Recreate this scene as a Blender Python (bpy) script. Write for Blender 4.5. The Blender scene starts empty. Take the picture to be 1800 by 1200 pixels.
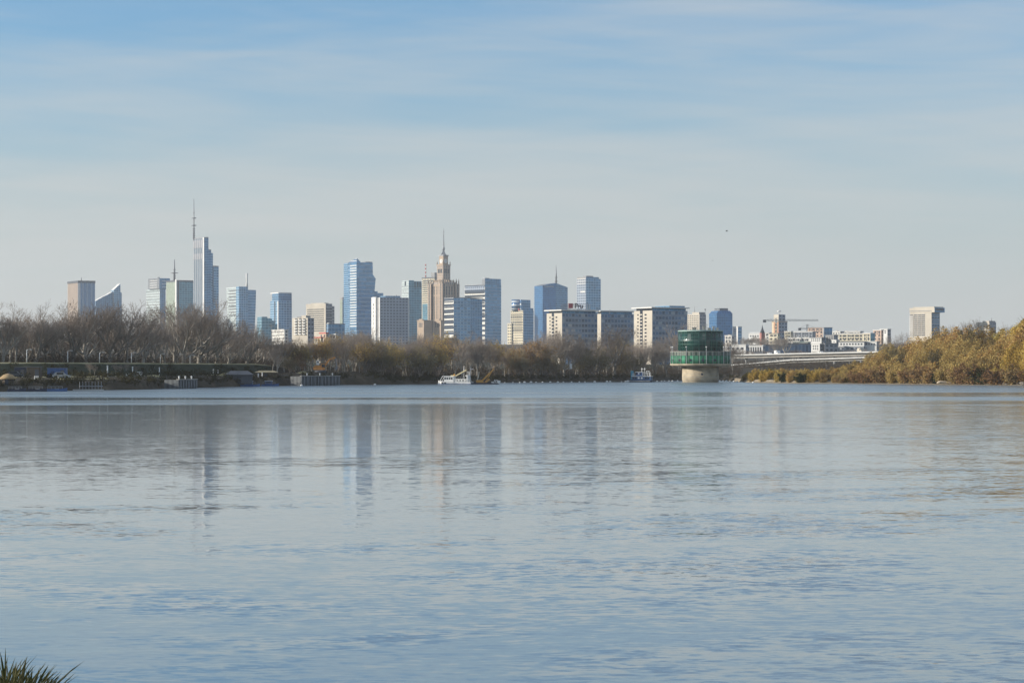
import bpy, math, random
import numpy as np
from math import sin, cos, radians, pi, sqrt, tan
SC = bpy.context.scene
COL = SC.collection
F = 4060.0            # focal length of the photograph in its own pixels (1800 wide)
HY = 648.0            # row of the horizon
CH = 5.0              # eye height above the water
SUN_AZ, SUN_EL = radians(-5.0), radians(16.0)   # the sun stands to the left, a little behind the camera
R = random.Random(7)

def wx(px, D): return (px - 900.0) / F * D
def wz(py, D): return CH + (HY - py) / F * D
def pt(px, py, D): return (wx(px, D), D, wz(py, D))
def lerp_table(t, x): return float(np.interp(x, [a for a, b in t], [b for a, b in t]))
def smooth(a, b, x):
    t = min(1.0, max(0.0, (x - a) / (b - a + (1e-12 if b == a else 0)))); return t * t * (3 - 2 * t)

# ------------------------------------------------------------------ objects
def tag(o, label=None, cat=None, group=None, kind=None):
    if label: o['label'] = label
    if cat: o['category'] = cat
    if group: o['group'] = group
    if kind: o['kind'] = kind
    return o
def empty(name, loc, rz=0.0, label=None, cat=None, group=None):
    o = bpy.data.objects.new(name, None); COL.objects.link(o)
    o.location = loc; o.rotation_euler = (0, 0, rz); o.empty_display_size = 0.5
    return tag(o, label, cat, group)
def copy_tree(o, parent=None):
    c = o.copy(); COL.objects.link(c)
    if parent: c.parent = parent
    for ch in list(o.children): copy_tree(ch, c)
    return c

class MB:
    """collects faces of one mesh; faces carry uv in facade cells"""
    def __init__(s): s.v = []; s.f = []; s.uv = []; s.m = []; s.sm = []
    def face(s, pts, mat=0, uv=None, smooth=False):
        i = len(s.v); s.v += [tuple(p) for p in pts]; n = len(pts)
        s.f.append(tuple(range(i, i + n))); s.m.append(mat); s.sm.append(smooth)
        s.uv += uv if uv else [(p[0] * .3 + p[1] * .3, p[2] * .3) for p in pts]
    def wall(s, a, b, z0, z1, mat=0, cell=(3.2, 3.5), z0b=None, z1b=None):
        """vertical wall from a to b (2d), outward normal to the right of a->b"""
        z0b = z0 if z0b is None else z0b; z1b = z1 if z1b is None else z1b
        w = math.hypot(b[0] - a[0], b[1] - a[1]); n = max(1, round(w / cell[0])); c = cell[1]
        top = max(z1, z1b)
        s.face([(a[0], a[1], z0), (b[0], b[1], z0b), (b[0], b[1], z1b), (a[0], a[1], z1)], mat,
               [(0, (z0 - top) / c), (n, (z0b - top) / c), (n, (z1b - top) / c), (0, (z1 - top) / c)])
    def prism(s, poly, z0, z1, mats=None, cells=None, roof=0, ztop=None):
        """poly counter-clockwise; mats per side"""
        n = len(poly); zt = ztop or [z1] * n
        for i in range(n):
            j = (i + 1) % n
            s.wall(poly[i], poly[j], z0, zt[i], mats[i] if mats else 0, cells[i] if cells else (3.2, 3.5), None, zt[j])
        s.face([(p[0], p[1], zt[i]) for i, p in enumerate(poly)], roof)
        s.face([(p[0], p[1], z0) for p in reversed(poly)], roof)
    def box(s, x0, x1, y0, y1, z0, z1, mats=(0, 0, 0), cells=((3.2, 3.5), (3.2, 3.5))):
        s.prism([(x0, y0), (x1, y0), (x1, y1), (x0, y1)], z0, z1,
                [mats[0], mats[1], mats[0], mats[1]], [cells[0], cells[1], cells[0], cells[1]], mats[2])
    def tube(s, pts, rad, n=6, mat=0, caps=True, smooth=True):
        pts = [np.array(p, float) for p in pts]
        rad = rad if hasattr(rad, '__len__') else [rad] * len(pts)
        rings = []
        for i, p in enumerate(pts):
            d = pts[min(i + 1, len(pts) - 1)] - pts[max(i - 1, 0)]
            d = d / (np.linalg.norm(d) + 1e-9)
            a = np.cross(d, (0, 0, 1.0)) if abs(d[2]) < .9 else np.cross(d, (1.0, 0, 0))
            a /= np.linalg.norm(a); b = np.cross(d, a)
            rings.append([tuple(p + rad[i] * (cos(2 * pi * k / n) * a + sin(2 * pi * k / n) * b)) for k in range(n)])
        for i in range(len(pts) - 1):
            for k in range(n):
                s.face([rings[i][k], rings[i][(k + 1) % n], rings[i + 1][(k + 1) % n], rings[i + 1][k]][::-1], mat, None, smooth)
        if caps:
            s.face(rings[0], mat); s.face(rings[-1][::-1], mat)
    def lathe(s, prof, n=24, mat=0, c=(0, 0), ucells=24, vcell=3.0, smooth=True, caps=True):
        """prof: list of (r, z) bottom to top"""
        for i in range(len(prof) - 1):
            (r0, z0), (r1, z1) = prof[i], prof[i + 1]
            for k in range(n):
                a, b = 2 * pi * k / n, 2 * pi * (k + 1) / n
                q = [(c[0] + r0 * cos(a), c[1] + r0 * sin(a), z0), (c[0] + r0 * cos(b), c[1] + r0 * sin(b), z0),
                     (c[0] + r1 * cos(b), c[1] + r1 * sin(b), z1), (c[0] + r1 * cos(a), c[1] + r1 * sin(a), z1)]
                ua, ub = ucells * k / n, ucells * (k + 1) / n
                s.face(q, mat, [(ua, z0 / vcell), (ub, z0 / vcell), (ub, z1 / vcell), (ua, z1 / vcell)], smooth)
        if caps:
            for (r, z), rev in ((prof[0], True), (prof[-1], False)):
                if r > 1e-4:
                    p = [(c[0] + r * cos(2 * pi * k / n), c[1] + r * sin(2 * pi * k / n), z) for k in range(n)]
                    s.face(p[::-1] if rev else p, mat)
    def ball(s, c, r, n=8, mat=0):
        s.lathe([(r * sin(pi * i / 6) + 1e-4, c[2] - r * cos(pi * i / 6)) for i in range(7)], n, mat, (c[0], c[1]))
    def bar(s, a, b, w, h=None, mat=0):
        """square section beam from a to b"""
        h = h or w; a = np.array(a, float); b = np.array(b, float); d = b - a; d /= np.linalg.norm(d)
        x = np.cross(d, (0, 0, 1.0)) if abs(d[2]) < .95 else np.array((1.0, 0, 0)); x /= np.linalg.norm(x)
        y = np.cross(x, d); x = x * w / 2; y = y * h / 2
        A = [a - x - y, a + x - y, a + x + y, a - x + y]; B = [p + (b - a) for p in A]
        for k in range(4): s.face([A[k], A[(k + 1) % 4], B[(k + 1) % 4], B[k]], mat)
        s.face(A[::-1], mat); s.face(B, mat)
    def build(s, name, mats, parent=None, loc=None):
        me = bpy.data.meshes.new(name); me.from_pydata(s.v, [], s.f)
        ul = me.uv_layers.new(name='UVMap')
        ul.data.foreach_set('uv', np.array(s.uv, 'f').ravel())
        mats = mats if isinstance(mats, (list, tuple)) else [mats]
        for m in mats: me.materials.append(m)
        me.polygons.foreach_set('material_index', np.array([min(i, len(mats) - 1) for i in s.m], 'i'))
        me.polygons.foreach_set('use_smooth', np.array(s.sm, bool))
        if any(s.sm):
            import bmesh
            bm = bmesh.new(); bm.from_mesh(me); bmesh.ops.remove_doubles(bm, verts=bm.verts, dist=1e-4); bm.to_mesh(me); bm.free()
        me.update()
        o = bpy.data.objects.new(name, me); COL.objects.link(o)
        if parent: o.parent = parent
        if loc: o.location = loc
        return o

# ------------------------------------------------------------------ materials
def nodes_of(name):
    m = bpy.data.materials.new(name); m.use_nodes = True
    nt = m.node_tree; nt.nodes.clear()
    out = nt.nodes.new('ShaderNodeOutputMaterial')
    return m, nt, out
def N(nt, t, **kw):
    n = nt.nodes.new(t)
    for k, v in kw.items():
        if k.startswith('i_'): n.inputs[k[2:].replace('_', ' ')].default_value = v
        elif isinstance(k, str): setattr(n, k, v)
    return n
def math_n(nt, op, a, b=None, c=None):
    n = nt.nodes.new('ShaderNodeMath'); n.operation = op
    for i, x in enumerate((a, b, c)):
        if x is None: continue
        if isinstance(x, (int, float)): n.inputs[i].default_value = x
        else: nt.links.new(x, n.inputs[i])
    return n.outputs[0]
def mixc(nt, fac, a, b, mode='MIX'):
    n = nt.nodes.new('ShaderNodeMix'); n.data_type = 'RGBA'; n.blend_type = mode
    for sock, x in ((n.inputs[0], fac), (n.inputs[6], a), (n.inputs[7], b)):
        if isinstance(x, (int, float)): sock.default_value = x
        elif isinstance(x, tuple): sock.default_value = (*x[:3], 1)
        else: nt.links.new(x, sock)
    return n.outputs[2]
def plain(name, col, rough=.8, var=.25, scale=.4, metal=0.0, col2=None, spec=.5):
    m, nt, out = nodes_of(name)
    tc = N(nt, 'ShaderNodeTexCoord'); no = N(nt, 'ShaderNodeTexNoise'); no.inputs['Scale'].default_value = scale
    no.inputs['Detail'].default_value = 6; nt.links.new(tc.outputs['Object'], no.inputs['Vector'])
    c2 = col2 or tuple(c * (1 - var) for c in col)
    mr = N(nt, 'ShaderNodeMapRange'); nt.links.new(no.outputs[0], mr.inputs[0]); mr.inputs[1].default_value = .35; mr.inputs[2].default_value = .65
    c = mixc(nt, mr.outputs[0], c2, col)
    p = N(nt, 'ShaderNodeBsdfPrincipled'); nt.links.new(c, p.inputs['Base Color'])
    p.inputs['Roughness'].default_value = rough; p.inputs['Metallic'].default_value = metal; p.inputs['Specular IOR Level'].default_value = spec
    nt.links.new(p.outputs[0], out.inputs[0])
    return m
CELL = {}
def facade(name, wall, glass, win=(.08, .92, .15, .88), cell=(3.2, 3.5), metal=.45, grough=.18, var=.5, wrough=.7, open_=0.0, blind=(.5, .5, .48)):
    """window grid in uv cells; each pane a little different, some with blinds"""
    m, nt, out = nodes_of(name)
    uv = N(nt, 'ShaderNodeUVMap'); sp = N(nt, 'ShaderNodeSeparateXYZ'); nt.links.new(uv.outputs[0], sp.inputs[0])
    u, v = sp.outputs[0], sp.outputs[1]
    fu, fv = math_n(nt, 'FRACT', u), math_n(nt, 'FRACT', v)
    mk = math_n(nt, 'MULTIPLY', math_n(nt, 'MULTIPLY', math_n(nt, 'GREATER_THAN', fu, win[0]), math_n(nt, 'LESS_THAN', fu, win[1])),
                math_n(nt, 'MULTIPLY', math_n(nt, 'GREATER_THAN', fv, win[2]), math_n(nt, 'LESS_THAN', fv, win[3])))
    cb = N(nt, 'ShaderNodeCombineXYZ'); nt.links.new(math_n(nt, 'FLOOR', u), cb.inputs[0]); nt.links.new(math_n(nt, 'FLOOR', v), cb.inputs[1])
    wn = N(nt, 'ShaderNodeTexWhiteNoise'); wn.noise_dimensions = '2D'; nt.links.new(cb.outputs[0], wn.inputs['Vector'])
    g = mixc(nt, math_n(nt, 'MULTIPLY', wn.outputs[0], 1.0), tuple(c * (1 - var) for c in glass), tuple(min(1, c * (1 + var)) for c in glass))
    if open_ > 0: g = mixc(nt, math_n(nt, 'LESS_THAN', wn.outputs[0], open_), g, blind)
    tc = N(nt, 'ShaderNodeTexCoord'); no = N(nt, 'ShaderNodeTexNoise'); no.inputs['Scale'].default_value = .05; no.inputs['Detail'].default_value = 5
    nt.links.new(tc.outputs['Object'], no.inputs['Vector'])
    w = mixc(nt, no.outputs[0], tuple(c * .8 for c in wall), tuple(min(1, c * 1.15) for c in wall))
    p1 = N(nt, 'ShaderNodeBsdfPrincipled'); nt.links.new(w, p1.inputs['Base Color']); p1.inputs['Roughness'].default_value = wrough
    p2 = N(nt, 'ShaderNodeBsdfPrincipled'); nt.links.new(g, p2.inputs['Base Color']); p2.inputs['Roughness'].default_value = grough; p2.inputs['Metallic'].default_value = metal
    mx = N(nt, 'ShaderNodeMixShader'); nt.links.new(mk, mx.inputs[0]); nt.links.new(p1.outputs[0], mx.inputs[1]); nt.links.new(p2.outputs[0], mx.inputs[2])
    nt.links.new(mx.outputs[0], out.inputs[0])
    CELL[m.name] = cell
    return m
def cellof(m): return CELL.get(m.name, (3.2, 3.5))

# ------------------------------------------------------------------ terrain
SHORE = [(-900, 470), (-300, 490), (0, 507), (150, 534), (250, 556), (300, 597), (360, 615), (430, 655), (500, 688), (620, 725), (760, 752), (870, 829),
         (1000, 864), (1100, 890), (1150, 925), (1200, 958), (1275, 955), (1300, 875), (1320, 842), (1400, 781), (1560, 752), (1700, 712), (1800, 688), (2100, 650), (2700, 600)]
LEFT = [(-60, -3), (-1, -.4), (0, .05), (4, 1.5), (9, 2.3), (30, 3.0), (50, 3.2), (65, 6.5), (67, 6.6), (70, 6.6), (80, 5.9), (140, 5.0), (300, 6), (900, 8)]
MID = [(-60, -3), (-1, -.4), (0, .05), (3, .9), (10, 1.5), (40, 2.5), (100, 3), (300, 5), (900, 7)]
QUAY = [(-60, -3), (-1, -.4), (0, .05), (3, 1.9), (7, 2.9), (16, 3.7), (45, 4.0), (100, 3.5), (300, 5), (900, 7)]
RIGHT = [(-60, -3), (-1, -.4), (0, .05), (6, .35), (10, 1.1), (25, 2.0), (60, 3), (200, 4), (900, 7)]
FAR = [(0, 4), (1000, 4), (1300, 6), (1600, 9), (1800, 14), (2250, 29), (2800, 32), (9000, 36)]
def shore(px): return lerp_table(SHORE, px)
def ground_ps(px, D):
    s = D - shore(px)
    wl = 1 - smooth(440, 560, px); wr = smooth(1270, 1330, px); wq = 1 - smooth(630, 710, px)
    z = wl * lerp_table(LEFT, s) + (1 - wl) * ((1 - wr) * ((1 - wq) * lerp_table(MID, s) + wq * lerp_table(QUAY, s)) + wr * lerp_table(RIGHT, s))
    w = smooth(980, 1350, D)
    return z * (1 - w) + w * lerp_table(FAR, D)
def ground_z(X, Y): return ground_ps(900 + F * X / Y, Y)

def col_ramp(nt, fac, stops):
    r = N(nt, 'ShaderNodeValToRGB'); e = r.color_ramp.elements
    while len(e) < len(stops): e.new(.5)
    for i, (p, c) in enumerate(stops): e[i].position = p; e[i].color = (*c, 1)
    nt.links.new(fac, r.inputs[0]); return r.outputs[0]
def earth(name, stops, scale=.15):
    m, nt, out = nodes_of(name)
    tc = N(nt, 'ShaderNodeTexCoord'); no = N(nt, 'ShaderNodeTexNoise'); no.inputs['Scale'].default_value = scale; no.inputs['Detail'].default_value = 8; no.inputs['Roughness'].default_value = .65
    nt.links.new(tc.outputs['Object'], no.inputs['Vector'])
    c = col_ramp(nt, no.outputs[0], stops)
    p = N(nt, 'ShaderNodeBsdfPrincipled'); nt.links.new(c, p.inputs['Base Color']); p.inputs['Roughness'].default_value = .95
    p.inputs['Specular IOR Level'].default_value = .2
    b = N(nt, 'ShaderNodeBump'); b.inputs['Strength'].default_value = .6; b.inputs['Distance'].default_value = .4
    no2 = N(nt, 'ShaderNodeTexNoise'); no2.inputs['Scale'].default_value = 1.2; no2.inputs['Detail'].default_value = 6; nt.links.new(tc.outputs['Object'], no2.inputs['Vector'])
    nt.links.new(no2.outputs[0], b.inputs['Height']); nt.links.new(b.outputs[0], p.inputs['Normal'])
    nt.links.new(p.outputs[0], out.inputs[0]); return m
M_BANK = earth('bank_earth', [(.3, (.022, .02, .014)), (.5, (.05, .042, .028)), (.62, (.075, .06, .04)), (.75, (.15, .125, .085))])
M_GRASS = earth('levee_grass', [(.3, (.012, .02, .012)), (.5, (.024, .034, .018)), (.62, (.05, .052, .03)), (.72, (.11, .1, .06))])
M_DRY_LIT = earth('dry_and_lit_grass', [(.3, (.2, .2, .1)), (.55, (.32, .3, .18)), (.75, (.42, .39, .26))], .3)
M_SAND = earth('river_sand', [(.3, (.16, .13, .09)), (.6, (.3, .25, .18)), (.8, (.38, .32, .24))], .4)
M_CITY = earth('city_ground', [(.3, (.05, .048, .04)), (.6, (.09, .085, .07)), (.8, (.14, .13, .12))], .02)

def make_ground():
    pxs = list(np.arange(-700, 2501, 11.0))
    ss = [-60, -20, -6, -1, 0, 1, 2, 3, 4, 5, 6, 7.5, 9, 12, 15, 18, 22, 26, 30, 34, 38, 42, 46, 49, 50, 52, 55, 58, 61, 64, 65.5, 67, 69, 71, 75, 80, 90, 105, 125, 150, 180, 220, 260, 300, 350, 420, 500, 600, 700, 800, 900, 1000, 1100, 1200, 1300, 1400, 1500, 1700, 2000, 2600, 3600, 5000, 6300]
    rg = random.Random(3)
    V = []; Fc = []; Mi = []
    nr = len(ss)
    wob = np.random.RandomState(5)
    for px in pxs:
        Ds = shore(px)
        for s in ss:
            D = Ds + s
            z = ground_ps(px, D)
            if 1.5 < s < 130 : z += wob.uniform(-.12, .16) * (1 if not (60 < s < 76 and px < 470) else .25)
            V.append((wx(px, D), D, z))
    for i in range(len(pxs) - 1):
        for j in range(nr - 1):
            a = i * nr + j
            Fc.append((a, a + nr, a + nr + 1, a + 1)); px = pxs[i]; s = ss[j]; D = shore(px) + s
            if D > 1600: mi = 4
            elif px > 1290: mi = 3 if s < 9 else 0
            elif px < 470:
                if s < 30: mi = 0
                elif s < 64: mi = 1
                elif s < 71: mi = 2  # pale strip along the levee top paints its sunlit edge
                else: mi = 1
                if 42 <= s < 50 and 195 < px < 400: mi = 2
                if 15 <= s < 20 and 90 < px < 190: mi = 2
                if 30 <= s < 36 and 20 < px < 170: mi = 2
            else: mi = 0 if s < 120 else 1
            Mi.append(mi)
    me = bpy.data.meshes.new('ground'); me.from_pydata(V, [], Fc)
    for m in (M_BANK, M_GRASS, M_DRY_LIT, M_SAND, M_CITY): me.materials.append(m)
    me.polygons.foreach_set('material_index', np.array(Mi, 'i')); me.polygons.foreach_set('use_smooth', np.ones(len(Fc), bool)); me.update()
    o = bpy.data.objects.new('ground', me); COL.objects.link(o); tag(o, 'far river bank and city ground rising behind the wood', kind='structure')
make_ground()

def near_ground(x, y):
    return float(np.interp(y, [-250, -5, 0, 8, 10, 14, 24, 30], [3.6, 3.5, 3.42, 3.14, 2.9, 2.1, -.3, -1.5])) + .08 * sin(x * .9) * cos(y * .7) + .665 * smooth(-1.5, -1.66, x) * (1 - smooth(0, 1.5, abs(y - 8)))
def make_near():
    xs = list(np.linspace(-300, 300, 61)) + [-3.5, -2.9, -2.5, -2.2, -2.0, -1.9, -1.8, -1.7, -1.6, -1.5, -1.2]; xs.sort()
    ys = [-245, -100, -40, -15, -6, -2, 0, 2, 4, 5, 6, 6.5, 7, 7.5, 8, 8.5, 9, 9.5, 10, 12, 14, 17, 20, 24, 28]
    b = MB(); V = [(x, y, near_ground(x, y)) for x in xs for y in ys]; n = len(ys)
    for i in range(len(xs) - 1):
        for j in range(n - 1):
            b.face([V[i * n + j], V[(i + 1) * n + j], V[(i + 1) * n + j + 1], V[i * n + j + 1]], 0, None, True)
    tag(b.build('river_bank', M_GRASS), 'near grassy bank at the foot of the view', kind='structure')
make_near()

# ------------------------------------------------------------------ water
def make_water():
    m, nt, out = nodes_of('river_water')
    tc = N(nt, 'ShaderNodeTexCoord'); P = tc.outputs['Object']
    def mapped(sx, sy, rot=0.0):
        mp = N(nt, 'ShaderNodeMapping'); mp.inputs['Scale'].default_value = (sx, sy, 1); mp.inputs['Rotation'].default_value = (0, 0, rot)
        nt.links.new(P, mp.inputs[0]); return mp.outputs[0]
    def noise(vec, sc, det=3, rough=.5, dist=0.0):
        n = N(nt, 'ShaderNodeTexNoise'); n.inputs['Scale'].default_value = sc; n.inputs['Detail'].default_value = det
        n.inputs['Roughness'].default_value = rough; n.inputs['Distortion'].default_value = dist
        nt.links.new(vec, n.inputs['Vector']); return n.outputs[0]
    sp = N(nt, 'ShaderNodeSeparateXYZ'); nt.links.new(P, sp.inputs[0])
    def ncol(vec, sc, det=3, rough=.5, dist=0.0):
        n = N(nt, 'ShaderNodeTexNoise'); n.inputs['Scale'].default_value = sc; n.inputs['Detail'].default_value = det
        n.inputs['Roughness'].default_value = rough; n.inputs['Distortion'].default_value = dist
        nt.links.new(vec, n.inputs['Vector']); return n.outputs['Color']
    def ramp(x, a, b, c, d):
        m_ = N(nt, 'ShaderNodeMapRange'); m_.interpolation_type = 'SMOOTHSTEP'; nt.links.new(x, m_.inputs[0])
        for k, v in enumerate((a, b, c, d)): m_.inputs[k + 1].default_value = v
        return m_.outputs[0]
    Y = sp.outputs[1]
    # wind on the water: large lazy areas, smaller cat's paws and current boils
    big = noise(mapped(.5, 1.0, .1), .012, 4, .6, .5)
    g1 = noise(mapped(.75, 1.0, .3), .055, 4, .6, 1.2)
    g2 = noise(mapped(.8, 1.0, -.2), .22, 3, .6, .8)
    paws = ramp(math_n(nt, 'ADD', math_n(nt, 'MULTIPLY', g1, .7), math_n(nt, 'MULTIPLY', g2, .3)), .46, .68, 0, 1)
    near = ramp(Y, 60, 150, W_NEAR, W_MID)
    side = ramp(math_n(nt, 'ADD', sp.outputs[0], math_n(nt, 'MULTIPLY', g1, 14)), -4, 20, .6, 1.6)
    base = math_n(nt, 'MULTIPLY', near, side)
    far = ramp(math_n(nt, 'ADD', Y, math_n(nt, 'MULTIPLY', math_n(nt, 'SUBTRACT', big, .5), 900)), 300, 520, 0, W_FAR)
    amp = math_n(nt, 'ADD', math_n(nt, 'MULTIPLY', base, math_n(nt, 'MULTIPLY_ADD', paws, W_PAW, .7)), math_n(nt, 'MULTIPLY', far, .12))
    def vm(op, a, b=None, scale=None):
        n = N(nt, 'ShaderNodeVectorMath'); n.operation = op
        for k, x in enumerate((a, b)):
            if x is None: continue
            if isinstance(x, tuple): n.inputs[k].default_value = x
            else: nt.links.new(x, n.inputs[k])
        if scale is not None:
            if isinstance(scale, (int, float)): n.inputs['Scale'].default_value = scale
            else: nt.links.new(scale, n.inputs['Scale'])
        return n.outputs[0]
    # slopes of three sizes of wavelet, added up to a surface normal
    sl = None
    for vec, sc, det, a in ((mapped(.6, 1.0, .2), .3, 2, .35), (mapped(.5, 1.0, .16), 1.3, 3, .8), (mapped(.55, 1.0, -.22), 4.6, 4, 1.5)):
        t = vm('SCALE', vm('SUBTRACT', ncol(vec, sc, det, .55, .4), (.5, .5, .5)), None, a); sl = t if sl is None else vm('ADD', sl, t)
    sl = vm('SCALE', sl, None, amp)
    # seen this low, the sides of wavelets that face away are hidden behind their crests: only their gentle part counts
    s3 = N(nt, 'ShaderNodeSeparateXYZ'); nt.links.new(sl, s3.inputs[0]); cb = N(nt, 'ShaderNodeCombineXYZ')
    nt.links.new(s3.outputs[0], cb.inputs[0]); nt.links.new(math_n(nt, 'MINIMUM', s3.outputs[1], math_n(nt, 'MULTIPLY_ADD', s3.outputs[1], .15, W_BACK)), cb.inputs[1]); sl = cb.outputs[0]
    nrm = vm('NORMALIZE', vm('ADD', sl, (0, 0, 1)))
    p = N(nt, 'ShaderNodeBsdfPrincipled'); p.inputs['Base Color'].default_value = (.14, .19, .22, 1)
    p.inputs['IOR'].default_value = 1.6
    st = noise(mapped(.12, 1.0, .02), .05, 4, .6, .3)
    nt.links.new(math_n(nt, 'MULTIPLY_ADD', math_n(nt, 'MULTIPLY', far, ramp(st, .36, .62, .35, 1.15)), 1.0, ramp(Y, 60, 170, W_ROUGH, .085)), p.inputs['Roughness'])
    nt.links.new(nrm, p.inputs['Normal']); nt.links.new(p.outputs[0], out.inputs[0])
    b_ = MB(); b_.face([(-2800, 12, 0), (2800, 12, 0), (2800, 1300, 0), (-2800, 1300, 0)])
    tag(b_.build('river_water', m), 'wide blue grey river with ripples and reflections', kind='structure')
W_NEAR, W_MID, W_PAW, W_FAR, W_ROUGH, W_BACK = .085, .042, 3.2, .22, .03, .012
make_water()

# ------------------------------------------------------------------ sky, sun, camera, haze
def make_world():
    w = bpy.data.worlds.new('World'); SC.world = w; w.use_nodes = True
    nt = w.node_tree; nt.nodes.clear(); out = nt.nodes.new('ShaderNodeOutputWorld')
    sky = N(nt, 'ShaderNodeTexSky'); sky.sky_type = 'NISHITA'; sky.sun_disc = False
    sky.sun_elevation = SUN_EL; sky.sun_rotation = SUN_ROT
    sky.altitude = 100; sky.air_density = 1.0; sky.dust_density = 1.2; sky.ozone_density = 2.5
    tc = N(nt, 'ShaderNodeTexCoord'); sp = N(nt, 'ShaderNodeSeparateXYZ'); nt.links.new(tc.outputs['Generated'], sp.inputs[0])
    z = sp.outputs[2]
    # thin high veil: streaks that lie nearly level, denser towards the horizon
    def noise(sx, sz, slope, sc, det, off=0.0):
        c = N(nt, 'ShaderNodeCombineXYZ')
        nt.links.new(math_n(nt, 'MULTIPLY', sp.outputs[0], sx), c.inputs[0])
        nt.links.new(math_n(nt, 'MULTIPLY', sp.outputs[1], sx), c.inputs[1])
        nt.links.new(math_n(nt, 'ADD', math_n(nt, 'MULTIPLY', z, sz), math_n(nt, 'MULTIPLY_ADD', sp.outputs[0], slope, off)), c.inputs[2])
        n = N(nt, 'ShaderNodeTexNoise'); n.inputs['Scale'].default_value = sc; n.inputs['Detail'].default_value = det
        n.inputs['Roughness'].default_value = .55; n.inputs['Distortion'].default_value = .35
        nt.links.new(c.outputs[0], n.inputs['Vector']); return n.outputs[0]
    n1 = noise(1.6, 16, -1.4, 1.3, 4); n2 = noise(4, 44, 2.6, 1.4, 4, 3.1)
    nn = math_n(nt, 'ADD', math_n(nt, 'MULTIPLY', n1, .62), math_n(nt, 'MULTIPLY', n2, .38))
    cl = N(nt, 'ShaderNodeMapRange'); cl.interpolation_type = 'SMOOTHSTEP'; nt.links.new(nn, cl.inputs[0])
    cl.inputs[1].default_value = .36; cl.inputs[2].default_value = .68; cl.inputs[3].default_value = .0; cl.inputs[4].default_value = .62
    base = N(nt, 'ShaderNodeMapRange'); base.interpolation_type = 'SMOOTHSTEP'; nt.links.new(z, base.inputs[0])
    base.inputs[1].default_value = 0.0; base.inputs[2].default_value = .15; base.inputs[3].default_value = .9; base.inputs[4].default_value = .0
    hi = N(nt, 'ShaderNodeMapRange'); hi.interpolation_type = 'SMOOTHSTEP'; nt.links.new(z, hi.inputs[0])  # added veil above the view, greys the sky that the water mirrors
    hi.inputs[1].default_value = .15; hi.inputs[2].default_value = .42; hi.inputs[3].default_value = 0; hi.inputs[4].default_value = .5
    fac = math_n(nt, 'SUBTRACT', 1.0, math_n(nt, 'MULTIPLY', math_n(nt, 'SUBTRACT', 1.0, cl.outputs[0]), math_n(nt, 'SUBTRACT', 1.0, base.outputs[0])))
    fac = math_n(nt, 'MAXIMUM', fac, hi.outputs[0])
    tint = mixc(nt, 1.0, sky.outputs[0], SKY_TINT, 'MULTIPLY')
    col = mixc(nt, fac, tint, VEIL)
    w.cycles.sampling_method = 'NONE'
    bg = N(nt, 'ShaderNodeBackground'); bg.inputs[1].default_value = SKY_STR; nt.links.new(col, bg.inputs[0])
    nt.links.new(bg.outputs[0], out.inputs[0])
SUN_ROT = -pi / 2 + SUN_AZ
SKY_STR = .125
SKY_TINT = (.62, .89, 1.1)
VEIL = (4.05, 4.1, 4.0)
make_world()
sd = (-cos(SUN_EL) * cos(SUN_AZ), cos(SUN_EL) * sin(SUN_AZ), sin(SUN_EL))
def make_sun():
    l = bpy.data.lights.new('sun', 'SUN'); l.energy = 4.8; l.angle = radians(.5); l.color = (1, .91, .79)
    o = bpy.data.objects.new('sun', l); COL.objects.link(o)
    from mathutils import Vector
    o.rotation_euler = Vector(sd).to_track_quat('Z', 'Y').to_euler(); o.location = (-300, 100, 300)
make_sun()
cam = bpy.data.cameras.new('camera'); cam.sensor_width = 36; cam.lens = F / 1800 * 36; cam.clip_end = 20000; cam.clip_start = .1
cam.shift_y = (HY - 600) / 1800
co = bpy.data.objects.new('camera', cam); COL.objects.link(co); co.location = (0, 0, CH); co.rotation_euler = (pi / 2, 0, 0)
SC.camera = co
SC.view_settings.view_transform = 'Standard'; SC.view_settings.look = 'None'; SC.view_settings.exposure = .3; SC.view_settings.gamma = 1
SC.render.engine = 'CYCLES'
SC.cycles.use_adaptive_sampling = False; SC.cycles.use_denoising = True; SC.cycles.denoiser = 'OPENIMAGEDENOISE'; SC.cycles.denoising_input_passes = 'RGB_ALBEDO_NORMAL'; SC.cycles.denoising_prefilter = 'ACCURATE'; SC.cycles.max_bounces = 6; SC.cycles.volume_bounces = 0
SC.cycles.sample_clamp_indirect = 4
HAZE_D = 6.3e-5
def make_haze():
    m, nt, out = nodes_of('river_haze')
    v = N(nt, 'ShaderNodeVolumePrincipled'); v.inputs['Color'].default_value = (.9, .95, 1, 1); v.inputs['Density'].default_value = HAZE_D
    v.inputs['Anisotropy'].default_value = .2
    nt.links.new(v.outputs[0], out.inputs['Volume'])
    m.cycles.volume_sampling = 'DISTANCE'; m.cycles.homogeneous_volume = True
    b = MB(); b.box(-3000, 3000, -260, 7300, -4, 330)
    tag(b.build('haze', m), 'thin pale haze over the river and the city', kind='stuff')
make_haze()
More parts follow.
